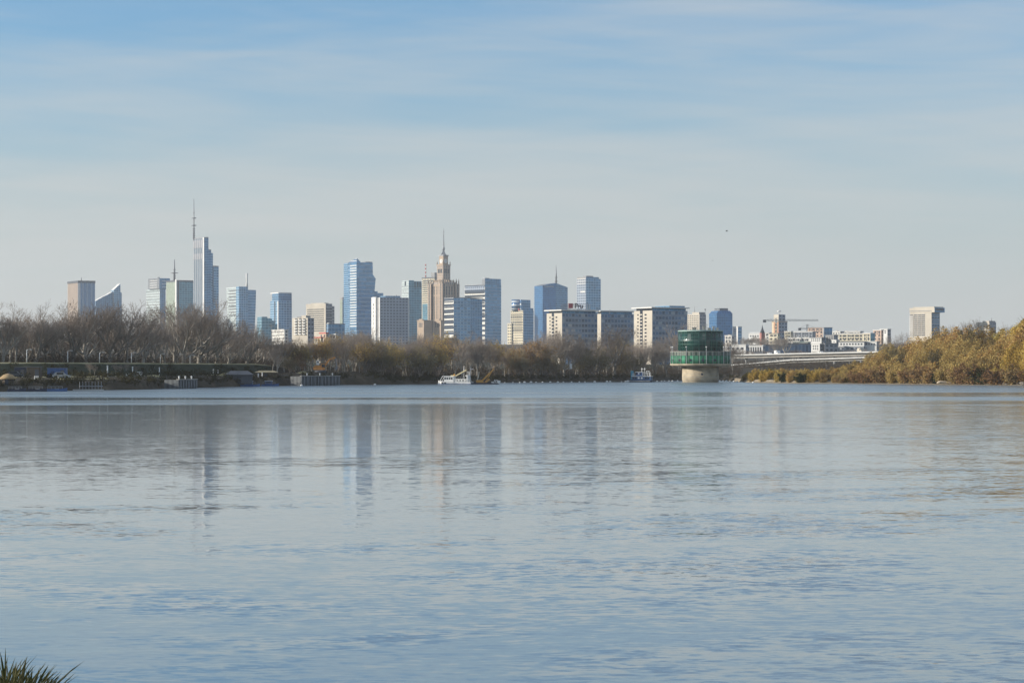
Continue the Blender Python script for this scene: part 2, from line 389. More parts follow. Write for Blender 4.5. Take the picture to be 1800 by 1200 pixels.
# ------------------------------------------------------------------ facade materials
G_DARK = facade('blue_glass', (.19, .31, .43), (.07, .2, .37), (.06, .94, .1, .9), (3.4, 3.7), .5, .16, .3)
G_MID = facade('mid_blue_glass', (.28, .41, .51), (.095, .25, .44), (.1, .9, .14, .86), (4.5, 3.8), .5, .16, .35)
G_TEAL = facade('teal_glass', (.2, .34, .4), (.07, .22, .32), (.05, .95, .1, .9), (5, 3.7), .5, .15, .3)
G_DEEP = facade('deep_blue_glass', (.07, .19, .34), (.04, .165, .37), (.04, .96, .06, .94), (3, 3.4), .5, .15, .25)
G_PALE = facade('pale_glass', (.5, .55, .55), (.36, .42, .42), (.06, .94, .25, .9), (4, 3.7), .25, .3, .2)
G_OLIVE = facade('olive_glass', (.36, .4, .33), (.28, .33, .26), (.04, .96, .08, .92), (4, 3.7), .3, .3, .15)
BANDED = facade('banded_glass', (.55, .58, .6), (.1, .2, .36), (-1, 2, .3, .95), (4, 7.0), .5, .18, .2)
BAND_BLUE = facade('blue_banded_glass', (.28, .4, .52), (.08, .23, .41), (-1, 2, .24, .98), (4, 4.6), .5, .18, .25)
STRIPE_LIT = facade('striped_lit_shaft', (.29, .31, .33), (.1, .14, .19), (.35, 1.01, -1, 2), (6, 3.7), .3, .3, .1)  # sunlit face greyer than the tower's other glass: sky glare put into the colour
STRIPE_BR = facade('brown_striped', (.42, .33, .26), (.14, .1, .08), (.5, 1.01, -1, 2), (5.2, 3.7), .2, .3, .1)
STRIPE_BL = facade('blue_striped', (.33, .42, .52), (.1, .2, .36), (.38, 1.01, -1, 2), (7, 3.7), .4, .2, .1)
GRID_GR = facade('grey_grid', (.3, .35, .42), (.06, .09, .15), (.2, .82, .3, .8), (4.5, 3.9), .3, .2, .3)
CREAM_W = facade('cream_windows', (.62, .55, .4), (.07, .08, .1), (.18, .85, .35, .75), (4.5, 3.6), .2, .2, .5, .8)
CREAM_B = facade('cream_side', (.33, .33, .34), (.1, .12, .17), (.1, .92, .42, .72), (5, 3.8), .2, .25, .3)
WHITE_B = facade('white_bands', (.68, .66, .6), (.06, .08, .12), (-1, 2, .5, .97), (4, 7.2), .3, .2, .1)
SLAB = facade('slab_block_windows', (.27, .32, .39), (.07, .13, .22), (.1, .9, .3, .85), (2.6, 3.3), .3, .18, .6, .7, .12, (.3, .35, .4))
SAND = facade('sandstone_pilasters', (.44, .34, .26), (.1, .1, .11), (.3, .68, .12, .9), (4.6, 4.4), .1, .3, .3, .85)
SANDT = facade('sandstone_strips', (.5, .375, .28), (.035, .035, .035), (.26, .74, .03, .97), (5.8, 4.4), .1, .3, .3, .85)
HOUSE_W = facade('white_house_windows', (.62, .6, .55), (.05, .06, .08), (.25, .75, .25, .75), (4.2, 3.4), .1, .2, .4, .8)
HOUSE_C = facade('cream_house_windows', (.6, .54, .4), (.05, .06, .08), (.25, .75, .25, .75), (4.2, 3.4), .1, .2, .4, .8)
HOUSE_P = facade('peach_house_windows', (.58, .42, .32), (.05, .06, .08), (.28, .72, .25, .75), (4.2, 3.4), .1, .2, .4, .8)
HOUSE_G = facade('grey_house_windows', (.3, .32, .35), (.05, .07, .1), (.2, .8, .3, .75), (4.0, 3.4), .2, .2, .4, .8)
RIBBED = facade('ribbed_blue_wall', (.2, .27, .36), (.1, .16, .25), (.4, 1.01, .08, .9), (3.2, 7), .2, .4, .3)
BALC = facade('balcony_front', (.6, .56, .48), (.05, .05, .06), (.12, .9, .42, .86), (7, 3.3), .1, .3, .5, .85)
WHITE = plain('white_cladding', (.7, .69, .66), .7, .12, .1)
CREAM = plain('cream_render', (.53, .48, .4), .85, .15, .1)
SANDP = plain('sandstone', (.44, .335, .245), .85, .2, .1)
GREY = plain('grey_concrete', (.3, .3, .3), .85, .25, .2)
DGREY = plain('dark_roofing', (.09, .1, .12), .8, .3, .2)
ROOFG = plain('grey_roofing', (.16, .17, .19), .7, .25, .2)
STEEL = plain('grey_steel', (.24, .25, .27), .5, .2, .3, .4)
RED = plain('red_paint', (.5, .06, .05), .6, .2, .3)
PINK = plain('weathered_red', (.42, .17, .14), .7, .2, .3)
NAVY = plain('navy_paint', (.02, .025, .05), .6, .2, .3)
BLACKG = plain('dark_glass_band', (.03, .04, .06), .2, .3, .3)
TOPG = facade('plant_louvres', (.2, .22, .24), (.12, .13, .15), (-1, 2, .4, .95), (4, 2.4), .2, .4, .2)
VIO = facade('grey_violet_band', (.34, .34, .36), (.22, .23, .26), (.35, 1.01, -1, 2), (6, 3.7), .3, .3, .1)
ORANGE = facade('orange_striped', (.62, .5, .34), (.4, .2, .11), (.5, 1.01, -1, 2), (5, 3.6), .05, .5, .2, .85)

class Bld:
    """a building seen at its near corner: left face, corner and right face given on the photograph, depth in metres"""
    def __init__(s, name, label, x0, xm, x1, D, th, cat='building', group=None):
        k0, km, k1 = [(x - 900) / F for x in (x0, xm, x1)]
        s.c, s.s = cos(radians(th)), sin(radians(th)); s.X, s.D = km * D, D
        s.W = s.u(x1); s.L = s.v(x0); s.gz = ground_z(s.X, D) - 1.0
        s.root = empty(name, (s.X, D, s.gz), radians(th), label, cat, group)
    def u(s, px): k = (px - 900) / F; return (k * s.D - s.X) / (s.c - k * s.s)
    def v(s, px): k = (px - 900) / F; return (s.X - k * s.D) / (s.s + k * s.c)
    def z(s, py): return wz(py, s.D) - s.gz
    def part(s, name, mb, mats, parent=None): return mb.build(name, mats, parent or s.root)
    def box(s, name, u, v, z, mr, ml=None, roof=None, parent=None):
        ml = ml or mr; roof = roof or ROOFG
        b = MB(); b.box(u[0], u[1], v[0], v[1], z[0], z[1], (0, 1, 2), (cellof(mr), cellof(ml)))
        return b.build(name, [mr, ml, roof], parent or s.root)
    def body(s, name, ytop, mr, ml=None, roof=None): return s.box(name, (0, s.W), (0, s.L), (0, s.z(ytop)), mr, ml, roof)
    def trim(s, name, ytop, h=2.0, over=.5, mat=None, z0=None):
        z = s.z(ytop) if z0 is None else z0
        return s.box(name, (-over, s.W + over), (-over, s.L + over), (z + .003, z + h), mat or STEEL)
    def band(s, name, face, a, b, z0, z1, mat, proud=.3):
        mb = MB()
        if face == 'R': mb.box(a, b, -proud, .05, z0, z1, (0, 0, 0), (cellof(mat),) * 2)
        else: mb.box(-proud, .05, a, b, z0, z1, (0, 0, 0), (cellof(mat),) * 2)
        return mb.build(name, mat, s.root)
    def bands(s, name, face, n, z0, z1, frac, a, b, mat, proud=.25):
        h = (z1 - z0) / n
        for i in range(n): s.band(name, face, a, b, z0 + (i + .5 - frac / 2) * h, z0 + (i + .5 + frac / 2) * h, mat, proud)
    def windows(s, face, nc, nr, a, b, z0, z1, fw, fh, mat, proud=.12, frame=None):
        dw, dh = (b - a) / nc, (z1 - z0) / nr
        for i in range(nc):
            for j in range(nr):
                s.band('window', face, a + (i + .5 - fw / 2) * dw, a + (i + .5 + fw / 2) * dw, z0 + (j + .5 - fh / 2) * dh, z0 + (j + .5 + fh / 2) * dh, mat, proud)
    def mast(s, px, y0, y1, r, name='mast', at=None, bars=(), mat=None, r1=None):
        """upright mast over image column px, standing on the roof"""
        k = (px - 900) / F; v = s.L * .5; u = s.u(px)
        # line of sight through px meets the plane y' = v
        X0, Y0 = s.X - v * s.s, s.D + v * s.c
        u = (k * Y0 - X0) / (s.c - k * s.s)
        u = min(max(u, .5), s.W - .5)
        X0, Y0 = s.X + u * s.c, s.D + u * s.s
        v = (X0 - k * Y0) / (s.s + k * s.c)
        mb = MB(); z0, z1 = s.z(y0), s.z(y1)
        mb.tube([(u, v, z0 - 2), (u, v, z0 + (z1 - z0) * .5), (u, v, z1)], [r, r * .7, r1 or r * .3], 6)
        for by, w in bars: mb.lathe([(w, s.z(by) - .5), (w, s.z(by) + .5)], 10, 0, (u, v))
        return mb.build(name, mat or STEEL, s.root), u, v

# --- far left pair
b = Bld('office_tower', 'flat topped tower with brown striped side, leftmost of the skyline', 119, 137, 167, 3700, 28)
b.body('facade', 497, STRIPE_BL, STRIPE_BR); b.trim('roof_cap', 497, 3.6, .6, DGREY)
b.mast(143, 493, 486, 1.1); b.band('corner_pier', 'R', 0, 4, 0, b.z(497), WHITE, .4)

b = Bld('office_tower', 'blue glass building with sloping sail like roof rising to a point', 166, 168, 214, 4200, 20)
mb = MB(); zz = b.z; uu = b.u
prof = [(168, 529), (180, 522), (190, 517), (198, 512)]
def ext(name, pts, mat, y0=0.0, y1=30.0):
    m_ = MB(); n = len(pts)
    for i in range(n - 1):
        (pa, ya), (pb, yb) = pts[i], pts[i + 1]
        m_.wall((uu(pa), y0), (uu(pb), y0), 0, zz(ya), 0, cellof(mat), 0, zz(yb))
        m_.wall((uu(pb), y1), (uu(pa), y1), 0, zz(yb), 0, cellof(mat), 0, zz(ya))
        m_.face([(uu(pa), y0, zz(ya)), (uu(pb), y0, zz(yb)), (uu(pb), y1, zz(yb)), (uu(pa), y1, zz(ya))], 1)
    m_.wall((uu(pts[0][0]), y1), (uu(pts[0][0]), y0), 0, zz(pts[0][1]), 0, cellof(mat))
    m_.wall((uu(pts[-1][0]), y0), (uu(pts[-1][0]), y1), 0, zz(pts[-1][1]), 0, cellof(mat))
    return m_.build(name, [mat, WHITE], b.root)
ext('sloping_wing', prof, G_DARK); ext('blade', [(199.5, 509), (211, 498)], G_MID, -4, 26); ext('end_block', [(211.2, 513), (214, 514)], G_MID, 0, 26)

# --- stacked pale tower and olive one behind the tallest tower
b = Bld('office_tower', 'tower of two shifted stacked blocks, pale below and dark banded on top', 257, 281, 291, 4100, 36)
b.box('lower_block', (0, b.W), (0, b.L), (0, b.z(508)), G_DARK, G_PALE)
b.bands('floor_line', 'L', 9, b.z(552), b.z(509), .22, .5, b.L - .5, ROOFG)
b.box('upper_block', (-3, b.u(297)), (-4, b.v(263)), (b.z(508) + .2, b.z(489)), G_DARK, TOPG)
b.bands('floor_line', 'R', 3, b.z(507), b.z(491), .2, 2, b.u(290), WHITE, 4.4)
b.bands('floor_line', 'L', 4, b.z(507), b.z(491), .22, 4, b.v(266), WHITE, 3.4)
b.box('roof_unit', (4, 7), (14, 18), (b.z(489), b.z(486.5)), STEEL)
b = Bld('office_tower', 'olive green glass tower with dark cap and lattice mast', 292, 311, 343, 3900, 33)
b.body('facade', 495, G_TEAL, G_OLIVE); b.trim('roof_cap', 495, 2.6, .5, DGREY)
b.band('corner_fin', 'L', 0, 5, 0, b.z(491), WHITE, 1.0); b.band('wall_strip', 'R', 1, 4, 0, b.z(494), BLACKG, .3)
b.mast(306.5, 492, 455, 2.0, 'mast', None, ((479, 6.5), (473, 2.5), (484, 2.5)))

# --- tallest tower
b = Bld('skyscraper', 'tallest skyscraper of stepped glass slabs with very tall antenna mast', 340, 359, 366.5, 3380, 34)
b.body('main_slab', 418.5, G_DARK, STRIPE_LIT)
b.band('corner_fin', 'L', -.4, 3.2, 0, b.z(417.5), WHITE, .8)
for ya, yb in ((435, 421), (455, 445)): b.band('plant_band', 'L', 3.5, b.L - 1, b.z(ya), b.z(yb), VIO, .5)
def step(pa, pb, y, mat, dv):
    return b.box('stepped_slab', (b.u(pa) + .05, b.u(pb)), (dv, b.L - 2), (0, b.z(y)), mat)
step(366.5, 372, 440, G_DARK, 1.5); step(372, 376, 444, G_MID, 3); step(376, 385, 468.5, G_MID, 1)
for pa, pb, y, dv in ((359, 366.5, 418.5, 0), (366.5, 372, 440, 1.5), (376, 385, 468.5, 1)):
    b.box('roof_cap', (b.u(pa) + .3, b.u(pb)), (dv, b.L - 2.4), (b.z(y) + .01, b.z(y) + 1.6), STEEL)
m_, u_, v_ = b.mast(340.8, 420, 347, 1.15, 'antenna_mast', None, ((372, 1.2), (381, 3.6), (394, 3.8), (400, 2), (404, 2), (408, 2), (412, 2), (416, 2)), STEEL, .35)

# --- flared tower
b = Bld('skyscraper', 'blue glass tower that flares outward to its top, short thick mast', 399, 420, 449, 3700, 32)
def flare(name, u, v, zt, mat, zb=0.0, du=0.0, dv=0.0, nz=10, ml=None, roof=None):
    """box whose outer sides lean out towards the top"""
    m_ = MB(); ml = ml or mat; c1, c2 = cellof(mat), cellof(ml)
    def at(t): e = (1 - t) ** 1.6; return (u[0] - 0, u[1] - du * e, v[0], v[1] - dv * e)
    for i in range(nz):
        t0, t1 = i / nz, (i + 1) / nz; z0, z1 = zb + (zt - zb) * t0, zb + (zt - zb) * t1
        a, c_ = at(t0), at(t1)
        q0 = [(a[0], a[2]), (a[1], a[2]), (a[1], a[3]), (a[0], a[3])]; q1 = [(c_[0], c_[2]), (c_[1], c_[2]), (c_[1], c_[3]), (c_[0], c_[3])]
        for k in range(4):
            j = (k + 1) % 4; w = math.hypot(q1[j][0] - q1[k][0], q1[j][1] - q1[k][1]); cc = c1 if k % 2 == 0 else c2; n = max(1, round(w / cc[0]))
            m_.face([(*q0[k], z0), (*q0[j], z0), (*q1[j], z1), (*q1[k], z1)], k % 2, [(0, z0 / cc[1]), (n, z0 / cc[1]), (n, z1 / cc[1]), (0, z1 / cc[1])])
    m_.face([(*p, zt) for p in q1], 2)
    return m_.build(name, [mat, ml, roof or ROOFG], b.root)
uc, vc = b.u(436), b.v(415)
b.box('core', (0, uc), (0, vc), (0, b.z(503.5)), G_MID)
flare('right_wing', (uc + .05, b.u(451)), (2, vc), b.z(509), BAND_BLUE, 0, b.u(451) - b.u(446))
flare('left_wing', (1, uc * .8), (vc + .05, b.v(397)), b.z(504), BAND_BLUE, 0, 0, b.v(397) - b.v(403), 10, G_PALE)
b.bands('floor_line', 'L', 9, b.z(556), b.z(507), .3, vc + .3, vc + (b.v(401) - vc) * .95, ROOFG)
b.mast(434, 503, 479, 1.9, 'mast', None, (), WHITE, 1.6)
# --- block with dark crown
b = Bld('office_tower', 'square blue glass tower with dark recessed crown between flared tower and cream building', 475, 489.5, 513, 3600, 30)
b.box('facade', (0, b.W), (0, b.L), (0, b.z(528)), G_MID, G_MID)
b.box('crown', (0.3, b.W - .05), (0.3, b.v(478)), (b.z(528) + .01, b.z(515.5)), G_DARK)
b.band('wall_strip', 'L', b.v(484), b.v(482.5), 0, b.z(529), BLACKG, .3)
b.band('corner_pier', 'L', 0, 3, 0, b.z(529), WHITE, .4); b.trim('roof_cap', 515.5, 1.6, -.2, WHITE)
b = Bld('office_building', 'low teal glass building with stepped rounded roof left of square blue tower', 452, 460, 488, 3000, 24)
b.box('middle_block', (0, b.u(478)), (0, b.L), (0, b.z(559)), G_TEAL)
b.box('left_end', (0.3, b.u(470)), (0.3, b.L), (b.z(559) + .01, b.z(556.5)), G_TEAL)
b.box('right_step', (b.u(478) + .05, b.u(483)), (1, b.L), (0, b.z(563)), G_TEAL); b.box('right_end', (b.u(483) + .05, b.W), (1, b.L), (0, b.z(569)), G_TEAL)
b = Bld('low_building', 'long low pale roofed building beneath square blue tower', 478, 500, 507, 2400, 20)
b.body('walls', 580, HOUSE_W); b.trim('roof', 580, 1.0, .6, WHITE)

# --- cream office and balcony block
b = Bld('office_building', 'cream office block with dark window bands behind the balcony apartment block', 538, 572.5, 589, 2600, 48)
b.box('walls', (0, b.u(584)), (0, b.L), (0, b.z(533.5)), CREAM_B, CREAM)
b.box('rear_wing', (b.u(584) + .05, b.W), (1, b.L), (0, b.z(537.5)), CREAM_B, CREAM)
b.bands('window_band', 'L', 11, b.z(583), b.z(541.5), .36, 3, b.L - 2, BLACKG)
b.box('roof_unit', (2, b.u(584) - 2), (4, b.L * .82), (b.z(533.5) + .01, b.z(532)), CREAM); b.bands('window_band', 'R', 8, b.z(575), b.z(541), .3, 1, b.u(583), BLACKG)
b = Bld('apartment_block', 'brownish apartment block with rows of dark balconies before the cream office', 513.5, 541, 552, 1800, 50)
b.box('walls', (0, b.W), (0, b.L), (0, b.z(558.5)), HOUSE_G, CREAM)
for j in range(6):
    z0 = b.z(588 - j * 4.9)
    for i in range(3):
        a = 2 + i * (b.L - 4) / 3
        o = b.band('balcony', 'L', a, a + (b.L - 4) / 3 - 1.2, z0, z0 + .8, WHITE, 1.2)
        b.band('window', 'L', a + .3, a + (b.L - 4) / 3 - 1.5, z0 + .85, z0 + 1.75, BLACKG, .15)
b.box('stair_head', (1, 6), (3, 8), (b.z(558.5), b.z(554)), CREAM); b.box('stair_head', (1, 5), (8.5, 13), (b.z(558.5), b.z(556)), GREY)
b = Bld('office_building', 'long low blue grey building with white roof house right of cream office', 574, 577, 606, 2300, 14)
b.body('walls', 569.5, G_DARK); b.box('roof_house', (.5, b.u(580)), (.5, b.L), (b.z(569.5) + .01, b.z(567.5)), WHITE); b.trim('roof', 569.5, .5, .3, ROOFG)
b = Bld('town_house', 'small orange tenement gable peeking over the wood below cream office', 562, 573, 577, 1650, 45)
b.body('walls', 586, HOUSE_P); b.trim('roof', 586, .8, .4, RED)
b = Bld('town_house', 'small white house with dark window peeking over the wood right of orange tenement', 579, 590, 594, 1650, 45)
b.body('walls', 588, HOUSE_W); b.trim('roof', 588, .6, .4, WHITE)
b = Bld('town_house', 'low cream house with red roof nearest to balcony apartment block', 553, 564, 568, 1600, 45)
b.body('walls', 594, HOUSE_C); b.trim('roof', 594, .8, .4, RED)

# --- thin blue tower and the big banded one
b = Bld('office_tower', 'slender blue tower tucked behind the big banded skyscraper', 597.5, 602, 616, 3900, 28)
b.body('facade', 527, G_DARK, G_OLIVE); b.box('roof_box', (0, b.u(604)), (0, b.L), (b.z(527) + .01, b.z(522)), GREY); b.box('roof_box', (b.u(608), b.W), (0, b.L), (b.z(527) + .01, b.z(523)), G_DARK)
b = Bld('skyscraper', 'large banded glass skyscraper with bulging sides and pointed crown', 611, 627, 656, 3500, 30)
def prow():
    m_ = MB(); nz = 20; rows = []
    for i in range(nz + 1):
        py = 600 + (461 - 600) * i / nz
        l = float(np.interp(py, [461, 500, 540, 600], [611, 612.5, 614.5, 615])); rr = float(np.interp(py, [461, 484, 487, 530, 600], [655, 655.5, 660.5, 657, 655]))
        rows.append(([(0, 0), (b.u(rr), 0), (b.u(rr), 28), (0, 45), (0, b.v(l))], b.z(py)))
    c = (4, 6.2)
    for (p0, z0), (p1, z1) in zip(rows[:-1], rows[1:]):
        for k, (i0, i1) in enumerate(((0, 1), (1, 2), (2, 3), (4, 0))):
            m_.face([(*p0[i0], z0), (*p0[i1], z0), (*p1[i1], z1), (*p1[i0], z1)], 0 if k < 3 else 1,
                    [(0, z0 / c[1]), (8, z0 / c[1]), (8, z1 / c[1]), (0, z1 / c[1])])
        m_.face([(*p0[3], z0), (*p0[4], z0), (*p1[4], z1), (*p1[3], z1)], 0)
    top = rows[-1]; m_.face([(*p, top[1]) for p in top[0]], 2)
    m_.build('facade', [BAND_BLUE, G_DARK, ROOFG], b.root)
    m2 = MB(); zt = top[1] + .01; ul, vl = b.u(633.5), b.v(611)
    a = [(0, 0, zt), (ul, 0, zt), (ul, 20, zt), (0, vl, zt)]
    h = [b.z(453.5), b.z(459.5), b.z(459.5), b.z(461)]
    t = [(p[0], p[1], hh) for p, hh in zip(a, h)]
    for k in range(4): m2.face([a[k], a[(k + 1) % 4], t[(k + 1) % 4], t[k]], 0 if k < 3 else 1)
    m2.face(t, 2); m2.build('crown', [BAND_BLUE, BANDED, ROOFG], b.root)
prow()
b.box('roof_fin', (b.u(643), b.u(655) - .2), (.2, 12), (b.z(461) + .01, b.z(459.5)), STEEL)
b.bands('floor_line', 'L', 24, b.z(575), b.z(464), .34, .5, b.v(615.5), WHITE, .3)
b.box('tail_wing', (b.u(657.5), b.u(667)), (6, 30), (0, b.z(511)), G_DARK); b.box('tail_wing', (b.u(667) + .05, b.u(677)), (6.4, 30), (0, b.z(514)), G_DARK)
# --- hotel with vertical letters
b = Bld('hotel_tower', 'hotel slab with small square windows and white end wall carrying vertical letters', 656, 668, 717.5, 3050, 22)
b.body('facade', 522.5, GRID_GR, GREY)
b.band('end_wall', 'L', b.v(663), b.L + 1, 0, b.z(521.5), WHITE, 2.2); b.band('corner_pier', 'L', -.3, 3.5, 0, b.z(523), WHITE, .5)
b.box('roof_house', (b.u(679), b.u(705)), (3, b.L - 2), (b.z(522.5) + .01, b.z(519.5)), G_DARK)
b.mast(697, 519.5, 517, .8); b.box('edge_fin', (b.W + .01, b.W + 1.6), (0, 8), (0, b.z(523)), WHITE)
def letters(s, txt, loc, rot, size, mat, parent, name='sign_letters', vertical=False, ext=.1, off=.0):
    c = bpy.data.curves.new(name, 'FONT'); c.body = '\n'.join(txt) if vertical else txt; c.size = size; c.extrude = ext; c.offset = off
    c.align_x = 'CENTER' if vertical else 'LEFT'; c.space_line = 1.0
    c.materials.append(mat)
    t_ = bpy.data.objects.new(name, c); COL.objects.link(t_)
    me = bpy.data.meshes.new_from_object(t_.evaluated_get(bpy.context.evaluated_depsgraph_get())); bpy.data.objects.remove(t_); me.name = name
    o = bpy.data.objects.new(name, me); COL.objects.link(o); o.parent = parent; o.location = loc; o.rotation_euler = rot
    return o
# on the left wall: text runs along -y', faces -x'
letters(b, 'NOVOTEL', (-2.35, (b.v(663) + b.L) / 2 + .5, b.z(537)), (pi / 2, 0, -pi / 2), 5.0, DGREY, b.root, 'sign_letters', True)
# --- teal tower
b = Bld('office_tower', 'teal glass tower with pale notched left side behind the hotel slab', 706, 718.5, 741.5, 3600, 30)
b.body('facade', 497, G_TEAL, G_PALE); b.box('crown', (.3, b.u(728)), (.3, b.L - .3), (b.z(497) + .01, b.z(492.5)), G_TEAL, G_PALE)
b.box('crown', (b.u(728) + .05, b.W), (.3, b.L - .3), (b.z(497) + .01, b.z(494)), G_TEAL, G_PALE)
b.band('notch', 'L', b.v(713.5), b.v(711.5), b.z(502), b.z(494), BLACKG, .3)
for px in (728.5, 733, 737.5): b.band('slot', 'R', b.u(px), b.u(px + 2), b.z(505), b.z(495), BLACKG, .3)
b.bands('floor_line', 'L', 3, b.z(517), b.z(500), .1, 0, b.L, STEEL)
# --- cream tower with candy mast
b = Bld('hotel_tower', 'tall cream banded tower with thin candy striped mast left of the clock tower', 741.5, 764, 774, 4000, 40)
b.body('facade', 489, GREY, CREAM_W); b.trim('roof_cap', 489, 2, .3, DGREY)
b.bands('window_band', 'L', 11, b.z(533), b.z(491), .42, 3, b.L - 3, BLACKG)
b.band('glazed_base', 'L', 1, b.L - 2, 0, b.z(533.5), G_TEAL, .4)
o, u_, v_ = b.mast(748.3, 489, 462, .9, 'mast', None, (), WHITE, .5)
for i in range(4):
    m_ = MB(); z_ = b.z(486 - i * 6.5); m_.lathe([(1.1, z_), (1.1, z_ + 3)], 8, 0, (u_, v_)); m_.build('red_band', RED, b.root)
b.box('stair_tower', (0, 14), (0, 10), (b.z(489), b.z(479)), GREY)

# --- stone clock tower
def palace():
    D, th, axis = 3700, 42.0, 779.8
    X = wx(axis, D); gz = ground_z(X, D) - 1; Z = lambda py: wz(py, D) - gz
    r = empty('clock_tower', (X, D, gz), radians(th), 'sandstone palace tower with tiered turrets, clock faces and needle spire', 'clock tower')
    sc = D / F
    def sq(name, half, z0, z1, mats, d=0.0, cells=None, cx=0, cy=0):
        m_ = MB(); m_.box(cx - half, cx + half, cy - half, cy + half, z0, z1, (0, 0, 1), (cellof(mats[0]),) * 2); return m_.build(name, mats, r)
    hs = 14.0
    sq('shaft', hs, 0, Z(503.5), [SANDT, SANDP]); sq('frieze', hs + .5, Z(503.5) + .01, Z(500.5), [SANDP, SANDP])
    sq('attic', hs + .1, Z(500.5) + .02, Z(496), [SAND, SANDP]); sq('string_course', hs + .4, Z(521), Z(519), [SANDP, SANDP])
    for sx in (-1, 1):
        for sy in (-1, 1):
            m_ = MB(); h = 3.7; m_.box(sx * (hs + .4) - h, sx * (hs + .4) + h, sy * (hs + .4) - h, sy * (hs + .4) + h, 0, Z(499), (0, 0, 1), (cellof(SANDT),) * 2)
            p = m_.build('corner_tower', [SANDT, SANDP], r)
            for ex in (-1, 1):
                for ey in (-1, 1):
                    m_ = MB(); c = (sx * (hs + .4) + ex * 2.8, sy * (hs + .4) + ey * 2.8); m_.lathe([(.9, Z(499) + .01), (.9, Z(495)), (.1, Z(490))], 6, 0, c); m_.build('finial', SANDP, p)
    for k in range(-2, 3):
        for (cx, cy) in ((k * 4.4, -hs + .9), (-hs + .9, k * 4.4)):
            m_ = MB(); m_.box(cx - .9, cx + .9, cy - .9, cy + .9, Z(496) + .01, Z(492.5)); m_.build('merlon', SANDP, r)
    sq('middle_tower', 7.6, Z(496) + .01, Z(467), [SAND, SANDP]); sq('gallery', 8.1, Z(467) + .01, Z(465), [SANDP, SANDP])
    for k in (-1, 0, 1):
        for face in (0, 1):
            m_ = MB(); a = k * 3.6
            if face == 0: m_.box(a - 1.2, a + 1.2, -7.9, -7.5, Z(480), Z(473))
            else: m_.box(-7.9, -7.5, a - 1.2, a + 1.2, Z(480), Z(473))
            m_.build('arch_opening', BLACKG, r)
    for sx in (-1, 1):
        for sy in (-1, 1):
            m_ = MB(); m_.lathe([(.8, Z(465)), (.8, Z(462)), (.05, Z(458.5))], 6, 0, (sx * 7.3, sy * 7.3)); m_.build('finial', SANDP, r)
    sq('clock_stage', 5.1, Z(465) + .01, Z(450), [SANDP, SANDP]); sq('cornice', 5.9, Z(450) + .01, Z(448.3), [STEEL, STEEL])
    for face in (0, 1):
        m_ = MB(); n = 20; R_ = 3.4; zc = Z(459)
        for k in range(n):
            a, b_ = 2 * pi * k / n, 2 * pi * (k + 1) / n
            q = [(0, zc), (R_ * cos(a), zc + R_ * sin(a)), (R_ * cos(b_), zc + R_ * sin(b_))]
            m_.face([(x, -5.3, z) if face == 0 else (-5.3, -x, z) for x, z in q], 0)
            q2 = [(R_ * cos(a), zc + R_ * sin(a)), (R_ * cos(b_), zc + R_ * sin(b_))]
            m_.face([((x, yy, z) if face == 0 else (yy, -x, z)) for (x, z), yy in ((q2[0], -5.0), (q2[1], -5.0), (q2[1], -5.3), (q2[0], -5.3))], 0)
        cf = m_.build('clock_face', WHITE, r)
        for ang, ln in ((radians(60), 2.0), (radians(-20), 2.8)):
            m_ = MB(); p0, p1 = (0, zc), (ln * cos(ang), zc + ln * sin(ang))
            f3 = lambda p: (p[0], -5.4, p[1]) if face == 0 else (-5.4, -p[0], p[1])
            m_.bar(f3(p0), f3(p1), .4, .15); m_.build('clock_hand', BLACKG, cf)
    m_ = MB(); m_.lathe([(6.4, Z(448.3) + .01), (3.4, Z(444.5)), (2.2, Z(442)), (1.7, Z(439.5))], 4, 0, (0, 0), 4, 3, False)
    m_.build('cap_roof', STEEL, r)
    m_ = MB(); m_.lathe([(1.6, Z(439.5)), (2.4, Z(438)), (1.5, Z(436.5)), (2.2, Z(435.5)), (1.1, Z(434)), (1.0, Z(432)), (.75, Z(420)), (.55, Z(410)), (1.0, Z(407)), (.3, Z(405)), (.15, Z(401))], 8)
    m_.build('spire', STEEL, r)
palace()
# front pavilions of the palace are low houses of their own in view
for x0, xm, x1, lab in ((733.5, 745, 760, 'ornate sandstone pavilion with arched windows, nearer the teal tower'), (762.5, 775, 781, 'ornate sandstone pavilion at the foot of the clock tower')):
    b = Bld('pavilion', lab, x0, xm, x1, 3200, 42, 'pavilion', 'sandstone pavilions below the clock tower')
    b.box('walls', (0, b.W), (0, b.L), (0, b.z(564)), SANDP); b.trim('cornice', 564, 1.2, .8, SANDP)
    b.windows('L', 3, 1, 2.5, b.L - 2.5, b.z(575.5), b.z(566.5), .5, .9, BLACKG)
    b.box('pediment', (0, 3), (b.L * .25, b.L * .75), (b.z(564) + 1.2, b.z(560.5)), SANDP)

# --- big blue block with white striped end
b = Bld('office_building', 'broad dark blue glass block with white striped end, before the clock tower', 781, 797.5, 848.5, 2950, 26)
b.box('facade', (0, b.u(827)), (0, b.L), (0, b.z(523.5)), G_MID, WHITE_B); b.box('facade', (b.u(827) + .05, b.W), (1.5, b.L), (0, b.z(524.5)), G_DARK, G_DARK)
b.trim('roof_cap', 523.5, .8, .3, STEEL); b.bands('window_band', 'L', 12, b.z(584), b.z(528), .45, .8, b.L - .8, BLACKG)
b.box('lift_house', (b.u(823), b.u(829)), (2, 6), (b.z(523.5), b.z(522)), STEEL)
